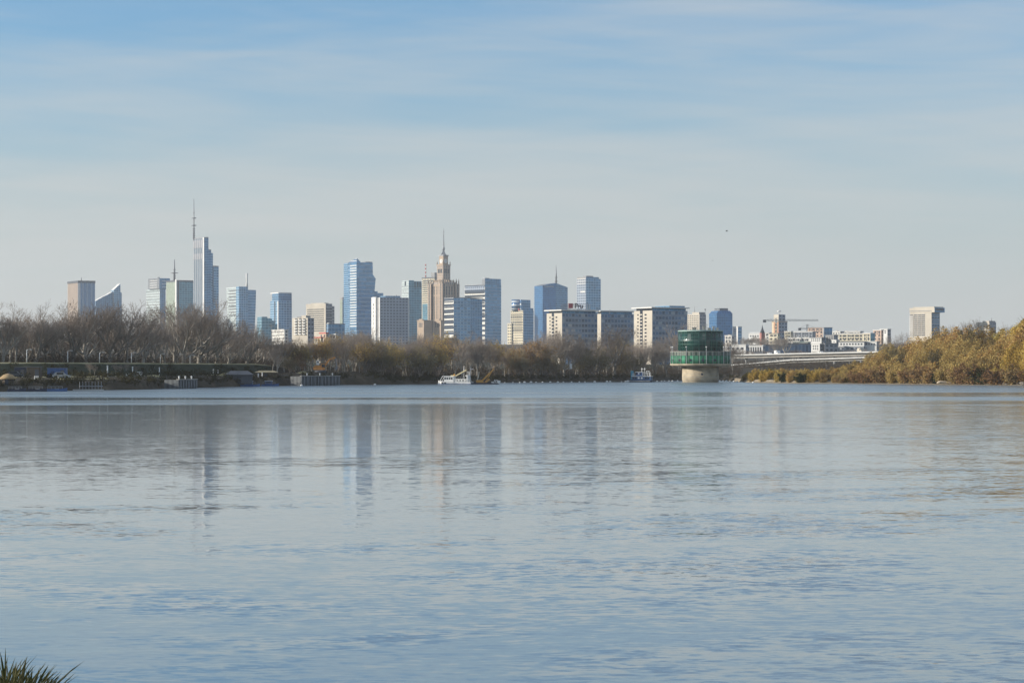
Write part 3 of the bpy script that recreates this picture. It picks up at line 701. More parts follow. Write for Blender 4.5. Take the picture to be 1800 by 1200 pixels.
# --- white banded tower with tall blue right part
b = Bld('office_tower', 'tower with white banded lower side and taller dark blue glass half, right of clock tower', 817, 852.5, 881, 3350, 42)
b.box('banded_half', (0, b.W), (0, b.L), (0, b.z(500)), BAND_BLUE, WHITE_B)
b.bands('window_band', 'L', 8, b.z(560), b.z(511), .45, .8, b.L - .8, BLACKG); b.band('louvre_band', 'L', 1, b.L - 1, b.z(509), b.z(502.5), GRID_GR, .3)
b.box('crown', (0.4, b.W - .1), (.4, b.v(847)), (b.z(500) + .01, b.z(489.5)), G_DARK, TOPG); b.box('roof_unit', (5, 14), (6, 12), (b.z(489.5), b.z(488)), STEEL)
# --- pair with red letters
b = Bld('office_building', 'cream apartment tower with red rooftop letters and blue glass back', 897.5, 919.5, 944, 3150, 40)
b.box('cream_front', (0, b.u(938)), (0, b.L), (0, b.z(545.5)), G_DARK, CREAM_W)
b.bands('window_band', 'L', 10, b.z(583), b.z(550), .34, 2, b.L - 1, BLACKG)
b.box('glass_back', (b.u(921), b.W), (b.L * .3, b.L * .9), (0, b.z(541)), G_DARK)
b.box('glass_tower', (b.u(921), b.u(937.5)), (6, b.v(907)), (b.z(545.5), b.z(526.5)), G_DARK, BANDED)
m_ = MB(); m_.lathe([(7.5, b.z(545.5)), (7.5, b.z(526))], 16, 0, (3, b.L * .62), 12, 5.0); m_.build('round_corner', BANDED, b.root)
m_ = MB()
for i in range(5): m_.box(-.3, .2, b.L * (.3 + i * .11), b.L * (.38 + i * .11), b.z(545.5) + .3, b.z(542.3))
m_.build('rooftop_letters', RED, b.root)
b = Bld('town_house', 'small cream stepped house left of the tower with red rooftop letters', 892, 899, 902, 2850, 40); b.body('walls', 569, CREAM_W); b.trim('roof', 569, .8, .3, CREAM)
# --- faceted tower with spire
b = Bld('skyscraper', 'faceted blue glass tower with slanted crown and needle spire', 951.5, 954, 1001, 3600, 22)
def facets():
    m_ = MB(); z = b.z; u = b.u
    pts = [(952, 502), (966, 498.5), (977, 497), (1001, 504)]
    c = cellof(G_DEEP); W = b.W; L = 34
    for i in range(3):
        (pa, ya), (pb, yb) = pts[i], pts[i + 1]
        ua, ub = u(max(pa, 954)), u(pb); mt = 0 if i < 2 else 1
        d0 = 0 if i < 2 else 0; d1 = 0 if i < 2 else 7
        m_.wall((ua, d0), (ub, d1), 0, z(ya), mt, c, 0, z(yb)); m_.wall((ub, L), (ua, L), 0, z(yb), 0, c, 0, z(ya))
        m_.face([(ua, d0, z(ya)), (ub, d1, z(yb)), (ub, L, z(yb)), (ua, L, z(ya))], 2)
    m_.wall((0, L), (0, 0), 0, z(502), 0, c); m_.wall((u(1001), 7), (u(1001), L), 0, z(504), 0, c)
    m_.build('facade', [G_DEEP, G_DARK, STEEL], b.root)
facets()
b.mast(977.5, 498, 465, 1.5, 'spire', None, ((487, 2.2), (494, 2.6)), STEEL, .2)
letters(b, 'Deloitte', (b.u(957), -.25, b.z(504.5)), (pi / 2, 0, 0), 4.6, WHITE, b.root)
# --- gridded tower
b = Bld('skyscraper', 'gridded blue glass tower with rounded shoulder and pale left side, right of faceted tower', 1014, 1030, 1056, 3400, 32)
b.body('facade', 489.5, G_MID, GRID_GR); b.box('crown', (.4, b.u(1053)), (.4, b.L - .4), (b.z(489.5) + .01, b.z(486.5)), G_DARK, GREY)
b.bands('floor_line', 'L', 3, b.z(500), b.z(488), .3, .6, b.L - .6, WHITE, .35); b.band('bright_panel', 'L', b.L * .1, b.L * .6, b.z(514), b.z(511), WHITE, .35)
b.box('roof_house', (2, b.u(1044)), (2, 10), (b.z(486.5) + .01, b.z(484.5)), STEEL)

# --- the three slab blocks
def slab(x0, xm, x1, yt, D, lab, slot):
    b = Bld('slab_block', lab, x0, xm, x1, D, 33, 'apartment block', 'long slab blocks behind the river wood')
    zt = b.z(yt + 6)
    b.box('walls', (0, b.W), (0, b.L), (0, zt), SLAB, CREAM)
    b.box('attic_storey', (1, b.W - .5), (1.2, b.L - 1.2), (zt + .01, b.z(yt + 2)), G_DARK, BLACKG)
    b.box('roof_slab', (-1.4, b.W + .8), (-1.2, b.L + 1.2), (b.z(yt + 2) + .01, b.z(yt)), WHITE)
    if slot:
        b.band('stair_slot', 'L', b.L * .52, b.L * .66, 0, zt, BLACKG, .15)
        b.windows('L', 1, 11, b.L * .22, b.L * .5, b.z(yt + 80), b.z(yt + 10), .36, .42, BLACKG); b.windows('L', 1, 11, b.L * .7, b.L * .86, b.z(yt + 80), b.z(yt + 10), .4, .4, BLACKG)
        for i in range(12): b.band('landing', 'L', b.L * .53, b.L * .65, b.z(yt + 80 - 6 * i), b.z(yt + 80 - 6 * i) + .8, CREAM, .3)
    return b
b = slab(961, 988, 1050, 544, 1500, 'long slab block carrying the rooftop sign of dark letters and red square', True)
rf = MB()
for i in range(9): rf.bar((b.u(990 + i * 2.4) - 2.2, 2.2, b.z(544)), (b.u(991.5 + i * 2.4), 1.2, b.z(533.5)), .22)
for zz_ in (543, 538, 534): rf.bar((b.u(990), 2, b.z(zz_)), (b.u(1040), 2, b.z(zz_)), .2)
for i in range(8): rf.bar((b.u(1012 + i * 4), 2.2, b.z(544)), (b.u(1012 + i * 4), 2.2, b.z(533)), .2)
sg = rf.build('sign_frame', STEEL, b.root)
m_ = MB(); m_.box(b.u(1001), b.u(1008), .6, 1.1, b.z(541.5), b.z(532.7)); m_.build('sign_square', plain('sign_red', (.4, .05, .07), .5), b.root)
letters(b, 'Pru', (b.u(1011), .7, b.z(541.2)), (pi / 2, 0, 0), 4.7, NAVY, b.root, 'sign_letters', False, .25, .02)
b = slab(1047.5, 1056.5, 1114, 545.5, 1560, 'middle slab block with narrow plain cream end wall', False)
b = slab(1114.5, 1146.5, 1208.5, 539.5, 1480, 'tallest slab block nearest the green water tower', True)
b.box('roof_house', (b.u(1180), b.u(1207)), (2, b.L - 2), (b.z(539.5) + .01, b.z(536.5)), G_DARK)
b.mast(1072, 546, 541, .25)

# --- right of the slab blocks
b = Bld('apartment_block', 'cream apartment tower with dotted windows and roof crane, behind the tallest slab block', 1208, 1229.5, 1241, 2500, 42)
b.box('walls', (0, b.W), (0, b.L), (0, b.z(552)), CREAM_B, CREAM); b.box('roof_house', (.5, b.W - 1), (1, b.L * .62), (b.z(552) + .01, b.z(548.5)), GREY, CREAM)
b.windows('L', 6, 9, 1, b.L - 1, b.z(588), b.z(553), .5, .4, BLACKG); b.mast(1239.5, 549, 541, .35, 'roof_crane', None, ((543.5, 1.0),)); b.mast(1221, 549, 538, .3)
b = Bld('office_tower', 'deep blue glass tower with chamfered shoulders right of the green water tower', 1258.5, 1260, 1287.5, 2800, 18)
b.box('facade', (0, b.W), (0, 24), (0, b.z(551)), G_DEEP)
m_ = MB(); z0, z1 = b.z(551) + .01, b.z(546); q0 = [(0, 0), (b.W, 0), (b.W, 24), (0, 24)]; q1 = [(b.u(1263.5), .5), (b.u(1283.5), .5), (b.u(1283.5), 22), (b.u(1263.5), 22)]
for k in range(4): m_.face([(*q0[k], z0), (*q0[(k + 1) % 4], z0), (*q1[(k + 1) % 4], z1), (*q1[k], z1)], 0)
m_.face([(*p, z1) for p in q1], 0); m_.build('shoulders', G_DEEP, b.root)
b.box('crown', (b.u(1266), b.u(1281)), (2, 18), (z1 + .01, b.z(541.5)), TOPG)
b = Bld('office_building', 'small pale block with blue windows just right of the deep blue tower', 1288, 1297, 1304, 2800, 35); b.body('walls', 575, G_MID, WHITE); b.windows('L', 2, 4, 2, b.L - 2, b.z(592), b.z(577), .4, .7, G_DEEP); b.trim('roof', 575, 1, .3, WHITE)
b = Bld('high_rise', 'orange and cream stepped high rise with a small roof dome beside the tower cranes', 1357, 1368.5, 1384, 2600, 35)
b.box('lower_shoulder', (0, b.W), (0, b.L), (0, b.z(566)), GRID_GR, ORANGE); b.box('upper_stage', (.5, b.u(1381)), (.5, b.v(1359.5)), (b.z(566) + .01, b.z(552.5)), GRID_GR, CREAM)
b.bands('window_band', 'L', 4, b.z(590), b.z(568), .3, 3, 6, BLACKG); b.trim('string_course', 566, .9, .3, SANDP); b.band('red_band', 'R', 0, b.W, b.z(584), b.z(583), PINK, .3)
m_ = MB(); uo, vo = b.W * .35, b.L * .4; m_.lathe([(2.6, b.z(547.5)), (2.2, b.z(546.3)), (.5, b.z(545))], 10, 0, (uo, vo)); m_.tube([(uo, vo, b.z(552.5)), (uo, vo, b.z(547.5))], .3); m_.build('roof_dome', WHITE, b.root)
# tower cranes
def crane(px, yjib, ytop, D, xa, xb, lab, h=1.3):
    X = wx(px, D); gz = ground_z(X, D); r = empty('tower_crane', (X, D, gz), 0, lab, 'tower crane', 'tower cranes over the distant roofs'); Z = lambda y: wz(y, D) - gz
    def lattice(a, b_, w, n, name):
        m_ = MB(); a = np.array(a, float); b_ = np.array(b_, float); d = (b_ - a) / n
        vert = abs(d[2]) > abs(d[0]); o1 = np.array((w / 2, 0, 0)) if vert else np.array((0, 0, w / 2)); o2 = np.array((0, w / 2, 0))
        for s1 in (-1, 1):
            for s2 in (-1, 1): m_.bar(a + s1 * o1 + s2 * o2, b_ + s1 * o1 + s2 * o2, .28)
        for i in range(n):
            p, q = a + d * i, a + d * (i + 1); s_ = 1 if i % 2 else -1
            m_.bar(p + s_ * o1 - o2, q - s_ * o1 - o2, .2); m_.bar(p + s_ * o1 + o2, q - s_ * o1 + o2, .2)
        return m_.build(name, STEEL, r)
    lattice((0, 0, 0), (0, 0, Z(ytop)), 1.6, 16, 'mast'); zj = Z(yjib)
    lattice((0, -1.6, zj), (wx(xb, D) - X, -1.6, zj + .3), h, 24, 'jib'); lattice((0, -1.6, zj), (wx(xa, D) - X, -1.6, zj), h, 8, 'counter_jib')
    m_ = MB(); xe = wx(xa, D) - X; m_.box(min(xe, xe + 3), max(xe, xe + 3), -2.6, -.6, zj - 2, zj + .8); m_.build('counterweight', DGREY, r)
    m_ = MB(); m_.bar((0, -1.6, Z(ytop)), (xe * .8, -1.6, zj + .7), .16); m_.bar((0, -1.6, Z(ytop)), ((wx(xb, D) - X) * .6, -1.6, zj + .9), .16); m_.build('stay_cable', STEEL, r)
    m_ = MB(); m_.box(-.9, .9, -3.0, -1.2, zj - 2.4, zj - .6); m_.build('cab', WHITE, r)
crane(1364.2, 563.3, 559, 2350, 1341, 1438, 'long tower crane whose jib crosses the orange high rise')
crane(1419, 577.5, 570, 2550, 1403, 1442, 'short pale tower crane by the pink building site')
# red pointed mast tower
X = wx(1340, 2200); gz = ground_z(X, 2200); r = empty('spire_tower', (X, 2200, gz), radians(20), 'slim reddish tower with dark needle roof among the distant roofs', 'tower'); Z = lambda y: wz(y, 2200) - gz
m_ = MB(); m_.box(-1.9, 1.9, -1.9, 1.9, 0, Z(585)); m_.build('walls', PINK, r); m_ = MB(); m_.lathe([(2.6, Z(585) + .01), (1.0, Z(578)), (.08, Z(571))], 6); m_.build('needle_roof', DGREY, r)

# --- right edge high rises
b = Bld('high_rise', 'tall cream hotel slab with overhanging top floors above the willows', 1599.5, 1637.5, 1652, 2300, 42)
b.box('walls', (0, b.W), (0, b.L), (0, b.z(549)), CREAM_B, CREAM); b.box('top_floors', (-.4, b.u(1655)), (-4, b.L + .3), (b.z(549) + .01, b.z(540.5)), G_DARK, CREAM); b.box('roof_slab', (-.2, b.u(1654)), (-3, b.L * .85), (b.z(540.5) + .01, b.z(539)), CREAM)
b.bands('window_band', 'R', 7, b.z(582), b.z(550), .45, 1, b.W - 1, G_MID); b.band('window_band', 'R', 1, b.u(1653), b.z(545.5), b.z(542), BLACKG, 4.3)
H_ = (b.z(590) - b.z(551)) / 11
for i in range(11):
    z_ = b.z(551) + (i + .5) * H_
    for a, c_ in ((.3, .46), (.48, .64), (.66, .82), (.86, .99)): b.band('window', 'L', b.L * a, b.L * c_, z_ - .75, z_ + .35, DGREY, .2)
    b.band('balcony', 'L', b.L * .84, b.L + .4, z_ - 2.0, z_ - 1.3, WHITE, .9)
b.band('cornice_line', 'L', 0, b.L, b.z(546.5), b.z(545.3), GREY, .7)
b = Bld('apartment_block', 'shorter cream and grey tower half hidden by the golden willows', 1716, 1739, 1751, 2300, 44)
b.box('walls', (0, b.W), (0, b.L), (0, b.z(566)), CREAM_B, CREAM); b.box('roof_house', (1, b.W), (1, b.v(1726)), (b.z(566) + .01, b.z(563.8)), GREY, CREAM)
b.windows('L', 4, 7, 1, b.L - 1, b.z(592), b.z(570), .6, .5, BLACKG); b.mast(1743, 564, 558, .5)

# --- distant roofs on the right
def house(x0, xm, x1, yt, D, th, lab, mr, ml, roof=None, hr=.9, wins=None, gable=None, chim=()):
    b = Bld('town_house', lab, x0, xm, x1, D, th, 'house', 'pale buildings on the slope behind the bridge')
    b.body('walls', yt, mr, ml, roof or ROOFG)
    if gable:
        m_ = MB(); z0, z1 = b.z(yt) + .01, b.z(gable); o_ = .4
        A = [(-o_, -o_, z0), (b.W + o_, -o_, z0), (b.W + o_, b.L + o_, z0), (-o_, b.L + o_, z0)]
        if b.L > b.W: r1, r2 = (b.W / 2, 1.5, z1), (b.W / 2, b.L - 1.5, z1); fs = [(A[0], A[1], r1), (A[1], A[2], r2, r1), (A[2], A[3], r2), (A[3], A[0], r1, r2)]
        else: r1, r2 = (1.5, b.L / 2, z1), (b.W - 1.5, b.L / 2, z1); fs = [(A[0], A[1], r2, r1), (A[1], A[2], r2), (A[2], A[3], r1, r2), (A[3], A[0], r1)]
        for f_ in fs: m_.face(f_)
        m_.face(A[::-1]); m_.build('roof', roof or ROOFG, b.root)
    else: b.trim('roof', yt, hr, .4, roof or ROOFG)
    if wins:
        nc, nr, ya, yb = wins; b.windows('L', nc, nr, 1, b.L - 1, b.z(ya), b.z(yb), .5, .55, BLACKG)
    for t in chim:
        q = b.L * t; b.box('chimney', (2, 4), (q, q + 2.2), (b.z(yt), b.z(yt - 2.2)), CREAM)
    return b
house(1274, 1311, 1316, 606.5, 1750, 62, 'white hall with an arched window nearest the green water tower', HOUSE_G, WHITE, WHITE, .6, (4, 1, 616, 609))
b = house(1312, 1341, 1345, 608, 1760, 62, 'white wing with a row of tall dark openings beside the arched hall', HOUSE_G, WHITE, WHITE, .6)
b.windows('L', 6, 1, 1, b.L - 1, b.z(619), b.z(609.5), .5, .9, BLACKG)
house(1341, 1343, 1385, 607, 1850, 14, 'long plain blue grey building in shade behind the bare tree', RIBBED, GREY, ROOFG, .5)
house(1372, 1376, 1427, 605, 1900, 16, 'broad ribbed blue hall behind the bridge', RIBBED, GREY, ROOFG, .8)
house(1426, 1441, 1447, 604.5, 1850, 52, 'white square house with dark window blocks right of the ribbed blue hall', HOUSE_G, WHITE, WHITE, .5, (3, 2, 615, 606))
house(1447, 1450, 1473, 604, 1850, 16, 'grey building with blue window strip above the bridge', HOUSE_G, GREY, ROOFG, .6)
house(1474, 1519, 1524, 601, 1950, 64, 'long white house with a row of dark square windows', HOUSE_G, WHITE, ROOFG, .8, (8, 1, 607, 602), None, (.2, .5, .8))
house(1470, 1518, 1524, 609, 1850, 64, 'low dark terrace below the long white house', HOUSE_G, HOUSE_G, WHITE, .6)
house(1474, 1517, 1521, 587, 2250, 62, 'long cream house with pale chimneys on top of the slope', HOUSE_G, HOUSE_C, WHITE, .8, (9, 2, 597, 588), None, (.15, .35, .6, .8))
house(1517, 1530, 1538, 586, 2200, 48, 'cream corner house with blue glass flank', G_TEAL, HOUSE_C, WHITE, .7, (3, 3, 599, 587))
house(1519, 1541, 1545, 600.5, 1950, 60, 'white arcaded house at the edge of the willows', HOUSE_G, WHITE, WHITE, .5, (4, 1, 607, 602))
house(1535, 1549, 1553, 580.5, 2300, 50, 'peach house beside the cream corner house', HOUSE_P, HOUSE_P, WHITE, .7, (3, 2, 588, 581))
house(1547, 1560, 1566, 579, 2350, 46, 'white stepped house furthest right among the distant roofs', HOUSE_G, WHITE, WHITE, .7, (2, 2, 586, 580))
house(1420, 1447, 1451, 576, 2500, 58, 'pinkish building site block behind the short tower crane', HOUSE_P, HOUSE_P, ROOFG, .5, (6, 2, 584, 577))
house(1446, 1448.5, 1463, 576, 2450, 20, 'plain blue grey cube right of the pinkish block', G_DARK, GREY, STEEL, .5)
house(1451, 1466, 1473, 589, 2150, 46, 'grey stone house with pale gable in the middle of the slope', HOUSE_G, GREY, ROOFG, .5, (3, 3, 600, 591))
house(1462, 1470, 1476, 598, 2000, 44, 'small pale house standing before the grey stone house', HOUSE_G, WHITE, WHITE, .5, (2, 2, 605, 599))
house(1423, 1444, 1450, 593.5, 2150, 56, 'white house with three rows of dark windows on the middle slope', HOUSE_G, WHITE, ROOFG, .6, (5, 2, 600, 594.5))
house(1384, 1423, 1428, 594, 2200, 62, 'long flat white roofed house above the ribbed blue hall', HOUSE_G, HOUSE_W, WHITE, .9, (9, 1, 600, 595))
house(1390, 1428, 1434, 583.5, 2400, 60, 'grey row with white parapet left of the pinkish block', HOUSE_G, HOUSE_G, WHITE, .8, (8, 2, 591, 584.5))
house(1379, 1390, 1394, 583, 2350, 52, 'yellowish house at the foot of the orange high rise', HOUSE_C, HOUSE_C, WHITE, .7, (3, 2, 592, 584))
house(1352, 1367, 1371, 586.5, 2300, 52, 'cream low house left below the orange high rise', HOUSE_C, HOUSE_C, ROOFG, .6, (4, 1, 592, 587.5))
house(1316, 1336, 1340, 586, 2350, 56, 'white house with pitched dark roof left of the reddish tower', HOUSE_G, WHITE, WHITE, .5, (4, 1, 593, 588), 583.5)
house(1328, 1352, 1356, 585, 2500, 60, 'pale low house with round white roof end behind the reddish tower', HOUSE_G, HOUSE_W, WHITE, .6, (4, 1, 591, 586))
house(1274, 1286, 1291, 590, 2000, 52, 'small white house under the deep blue tower', HOUSE_W, HOUSE_W, WHITE, .5, (3, 2, 600, 592), None, (.4,))
house(1463, 1477, 1484, 583, 2480, 44, 'pale house under the plain blue grey cube', HOUSE_G, HOUSE_W, WHITE, .6, (3, 2, 590, 584), None, (.5,))
house(1478, 1512, 1518, 583, 2550, 58, 'white roofed row on the skyline behind the long cream house', HOUSE_G, HOUSE_W, WHITE, .8, (7, 1, 587, 584), None, (.2, .7))
house(1395, 1420, 1425, 602, 2000, 56, 'green roofed low house above the ribbed blue hall', HOUSE_G, GREY, plain('green_roof', (.1, .15, .12), .7), .7, (4, 1, 606, 602.8))
# ------------------------------------------------------------------ green water intake tower in the river
GREENP = facade('green_panels', (.01, .06, .036), (.022, .16, .085), (.2, 1.01, -1, 9), (1, 1), .0, .7, .5, .8)
GREENG = facade('dark_green_glass', (.015, .055, .045), (.008, .045, .036), (.06, .94, .1, .9), (1, 1), .12, .1, .55, .4, .1, (.09, .12, .11))
CONC = plain('cream_concrete', (.5, .42, .3), .9, .5, .35)
CONCG = plain('weathered_concrete', (.4, .38, .34), .9, .3, .3)
YEL = plain('yellow_paint', (.6, .3, .05), .5, .2, 1.0)
ORAN = plain('orange_paint', (.65, .28, .06), .5, .2, 1.0)
BLUEP = plain('blue_paint', (.05, .12, .3), .5, .25, 1.0)
TEALP = plain('teal_paint', (.03, .2, .3), .5, .2, 1.0)
DBLUE = plain('dark_blue_hull', (.015, .025, .06), .5, .3, 1.0)
BROWNP = plain('brown_cladding', (.12, .09, .06), .8, .3, 1.0)
WOODP = plain('bleached_wood', (.55, .45, .33), .85, .25, 3.0)
ROCK = plain('pale_rock', (.22, .19, .16), .9, .45, .8)
SHEET = facade('sheet_piling', (.13, .14, .145), (.07, .08, .085), (.5, 1.01, -1, 9), (1.2, 3), .1, .6, .2)
TYRE = plain('black_rubber', (.02, .02, .02), .8)
WINB = plain('cabin_window', (.02, .03, .04), .15)
WHITEP = plain('white_paint', (.78, .78, .76), .4, .1, 1.5)

def intake():
    D = 866.0; X = wx(1231.3, D); Z = lambda y: wz(y, D - 9); sc = D / F
    r = empty('water_tower', (X, D, 0), 0, 'round green glass water intake tower on a concrete pier in the river', 'water tower')
    zb, zg, zu, zt = Z(643.5), Z(625), Z(617), Z(580)
    m = MB(); m.lathe([(6.75, -2), (6.75, .6), (6.9, .7), (6.9, 3.1), (6.85, 3.15), (6.85, zb)], 40); p = m.build('pier', CONC, r)
    for zz in (.65, 1.9, 3.12): 
        m = MB(); m.lathe([(6.93, zz), (6.93, zz + .09)], 40, 0, (0, 0), 24, 3, True, False); m.build('joint_line', CONCG, p)
    a = radians(250); m = MB(); m.box(-.35, .35, -7.05, -6.8, 2.6, 3.4); m.build('hatch', BLACKG, p)
    R_ = 11.25
    m = MB(); m.lathe([(7.3, zb - .05), (R_ - .6, zb + .1), (R_ + .15, zb + .45), (R_ + .15, zb + .85), (R_ - .1, zb + .9)], 48); m.build('ring_slab', CONC, r)
    m = MB(); m.lathe([(R_ - .1, zb + .9), (R_ - .1, zg)], 48, 0, (0, 0), 40, 50); m.build('gallery_wall', GREENP, r)
    m = MB(); m.lathe([(R_ - .08, zg), (R_ - .08, zu - .25)], 48, 0, (0, 0), 40, 50, True, False); m.build('balustrade', facade('parapet_panels', (.14, .17, .135), (.03, .055, .042), (.3, .8, -1, 9), (1, 1), .0, .4, .5), r)
    m = MB(); m.lathe([(R_ - .15, zu - .9), (8.0, zu - .8)], 48, 0, (0, 0), 24, 3, True, False); m.build('gallery_floor', GREY, r)
    m = MB(); m.lathe([(R_ + .02, zu - .25), (R_ + .06, zu - .05)], 48, 0, (0, 0), 24, 3, True, False); m.build('hand_rail', CONCG, r)
    for k in range(28):
        t = 2 * pi * (k + .5) / 28; c, s_ = cos(t), sin(t)
        big = k % 3 == 0
        m = MB(); m.bar(((R_ + .05) * c, (R_ + .05) * s_, zb + .9), ((R_ + .05) * c, (R_ + .05) * s_, zu + (1.1 if big else -.1)), .16 if big else .09); q = m.build('post', WHITE, r)
        if big: m = MB(); m.ball(((R_ + .05) * c, (R_ + .05) * s_, zu + 1.5), .28); m.build('lamp_globe', WHITE, q)
    for k in range(15):
        t = 2 * pi * k / 15 + .1; c, s_ = cos(t), sin(t); zc = (zb + zg) / 2 + .3
        m = MB(); m.tube([((R_ - .3) * c, (R_ - .3) * s_, zc), ((R_ + .06) * c, (R_ + .06) * s_, zc)], .5, 14); m.build('porthole', BLACKG, r)
    Ru = 8.3
    m = MB(); m.lathe([(Ru - .25, zg - 1), (Ru - .25, zu + .2), (Ru, zu + .25), (Ru, zt - .5)], 44, 0, (0, 0), 36, (zt - zu) / 3); m.build('glass_drum', GREENG, r)
    for i in range(1, 3):
        z = zu + (zt - zu) * i / 3; m = MB(); m.lathe([(Ru + .06, z - .1), (Ru + .06, z + .1)], 44, 0, (0, 0), 24, 3, True, False); m.build('floor_line', plain('green_trim', (.02, .1, .075), .5), r)
    for k in range(22):
        t = 2 * pi * k / 22; m = MB(); m.bar(((Ru + .03) * cos(t), (Ru + .03) * sin(t), zu + .2), ((Ru + .03) * cos(t), (Ru + .03) * sin(t), zt - .5), .11); m.build('mullion', plain('green_mullion', (.05, .2, .15), .4) if k == 0 else bpy.data.materials['green_mullion'], r)
    m = MB(); m.lathe([(Ru + .12, zt - .5), (Ru + .2, zt - .45), (Ru + .2, zt), (Ru - .4, zt + .05)], 44); m.build('roof_slab', plain('roof_edge', (.3, .42, .38), .5), r)
    rg = random.Random(2)
    for x, w, h in ((-2.6, 1.6, .9), (1.0, .8, 1.5), (3.0, 1.1, .8), (4.6, .7, 1.3), (6, .8, .9)):
        m = MB(); m.box(x - w / 2, x + w / 2, -4, -2.8, zt + .03, zt + h); m.box(x - w / 2 - .1, x + w / 2 + .1, -4.1, -2.7, zt + h + .003, zt + h + .12); m.build('roof_unit', CONCG, r)
    for x, h in ((-1.2, 1.9), (2.1, 2.5), (5.3, 1.8)):
        m = MB(); m.tube([(x, -3, zt), (x, -3, zt + h)], .07); m.bar((x - .4, -3, zt + h * .8), (x + .4, -3, zt + h * .8), .06); m.build('aerial', STEEL, r)
intake()

# ------------------------------------------------------------------ flyover bridge and ramp
def beam(m, pts, wdt, z_of, thick, mat=0, off=0.0):
    """long deck along plan points; z_of gives the top"""
    L_ = []; Rr = []
    for i, p in enumerate(pts):
        d = np.array(pts[min(i + 1, len(pts) - 1)][:2]) - np.array(pts[max(i - 1, 0)][:2]); d /= np.linalg.norm(d); n = np.array((-d[1], d[0]))
        c = np.array(p[:2]) + n * off
        L_.append((*(c + n * wdt / 2), z_of(i))); Rr.append((*(c - n * wdt / 2), z_of(i)))
    for i in range(len(pts) - 1):
        a, b, c, d = L_[i], L_[i + 1], Rr[i + 1], Rr[i]; lo = lambda q: (q[0], q[1], q[2] - thick)
        m.face([d, c, b, a], mat); m.face([lo(a), lo(b), lo(c), lo(d)], mat); m.face([a, b, lo(b), lo(a)], mat); m.face([c, d, lo(d), lo(c)], mat)
    for q, s_ in ((0, 1), (-1, -1)):
        a, d = L_[q], Rr[q]; f = [a, d, (d[0], d[1], d[2] - thick), (a[0], a[1], a[2] - thick)]; m.face(f[::s_], mat)
ASPH = plain('asphalt', (.06, .06, .062), .9)
PALEC = plain('pale_parapet', (.44, .44, .43), .7, .12, .2)
BEAMC = plain('concrete_girder', (.26, .25, .23), .85, .25, .1)
def bridge(name, lab, key, width, girder, fascia, pier_every, pier_mat):
    pts = []
    for (pa, ya, da), (pb, yb, db) in zip(key[:-1], key[1:]):
        for k in range(6):
            t = k / 6; D = da + (db - da) * t; px = pa + (pb - pa) * t; py = ya + (yb - ya) * t; pts.append((wx(px, D), D, wz(py, D)))
    pa, ya, da = key[-1]; pts.append(pt(pa, ya, da))
    r = empty(name, (pts[0][0], pts[0][1], 0), 0, lab, 'bridge')
    loc = [(p[0] - pts[0][0], p[1] - pts[0][1], p[2]) for p in pts]
    m = MB(); beam(m, loc, width, lambda i: loc[i][2] - fascia * .6, .5); m.build('deck', ASPH, r)
    m = MB(); beam(m, loc, width * .6, lambda i: loc[i][2] - fascia * .6 - .503, girder); m.build('girder', BEAMC, r)
    for s_ in (-1, 1):
        m = MB(); beam(m, loc, .35, lambda i: loc[i][2], fascia, 0, s_ * (width / 2 + .2)); m.build('parapet', PALEC, r)
    d0 = 0; 
    for i in range(1, len(loc)):
        d0 += math.dist(loc[i][:2], loc[i - 1][:2])
        if d0 > pier_every:
            d0 = 0; x, y, z = loc[i]; g = ground_z(pts[i][0], pts[i][1]) - 1
            m = MB(); zt = z - fascia * .6 - .51 - girder
            if zt > g + 1.5:
                m.tube([(x, y, g), (x, y, zt - 1)], .55, 10); m.bar((x, y, zt - 1), (x, y, zt), 1.6, 1.6); m.build('pier', pier_mat, r)
            for s_ in (-1,):
                m = MB(); m.box(x - .12, x + .12, y - .12, y + .12, z + .01, z + .9); m.build('lamp_stub', DGREY, r)
    return pts
BR1 = bridge('road_bridge', 'upper road bridge with white parapet crossing behind the willows', [(1255, 624.2, 1420), (1340, 622.2, 1360), (1420, 620.2, 1290), (1560, 617.0, 1190)], 9, 1.3, .75, 34, PALEC)
BR2 = bridge('ramp_bridge', 'lower curved ramp bridge on pale pillars beneath the upper road bridge', [(1288, 641, 1300), (1350, 636, 1270), (1400, 631.5, 1230), (1560, 626, 1150)], 7, .9, .65, 22, BEAMC)
m = MB(); D = 1330; 
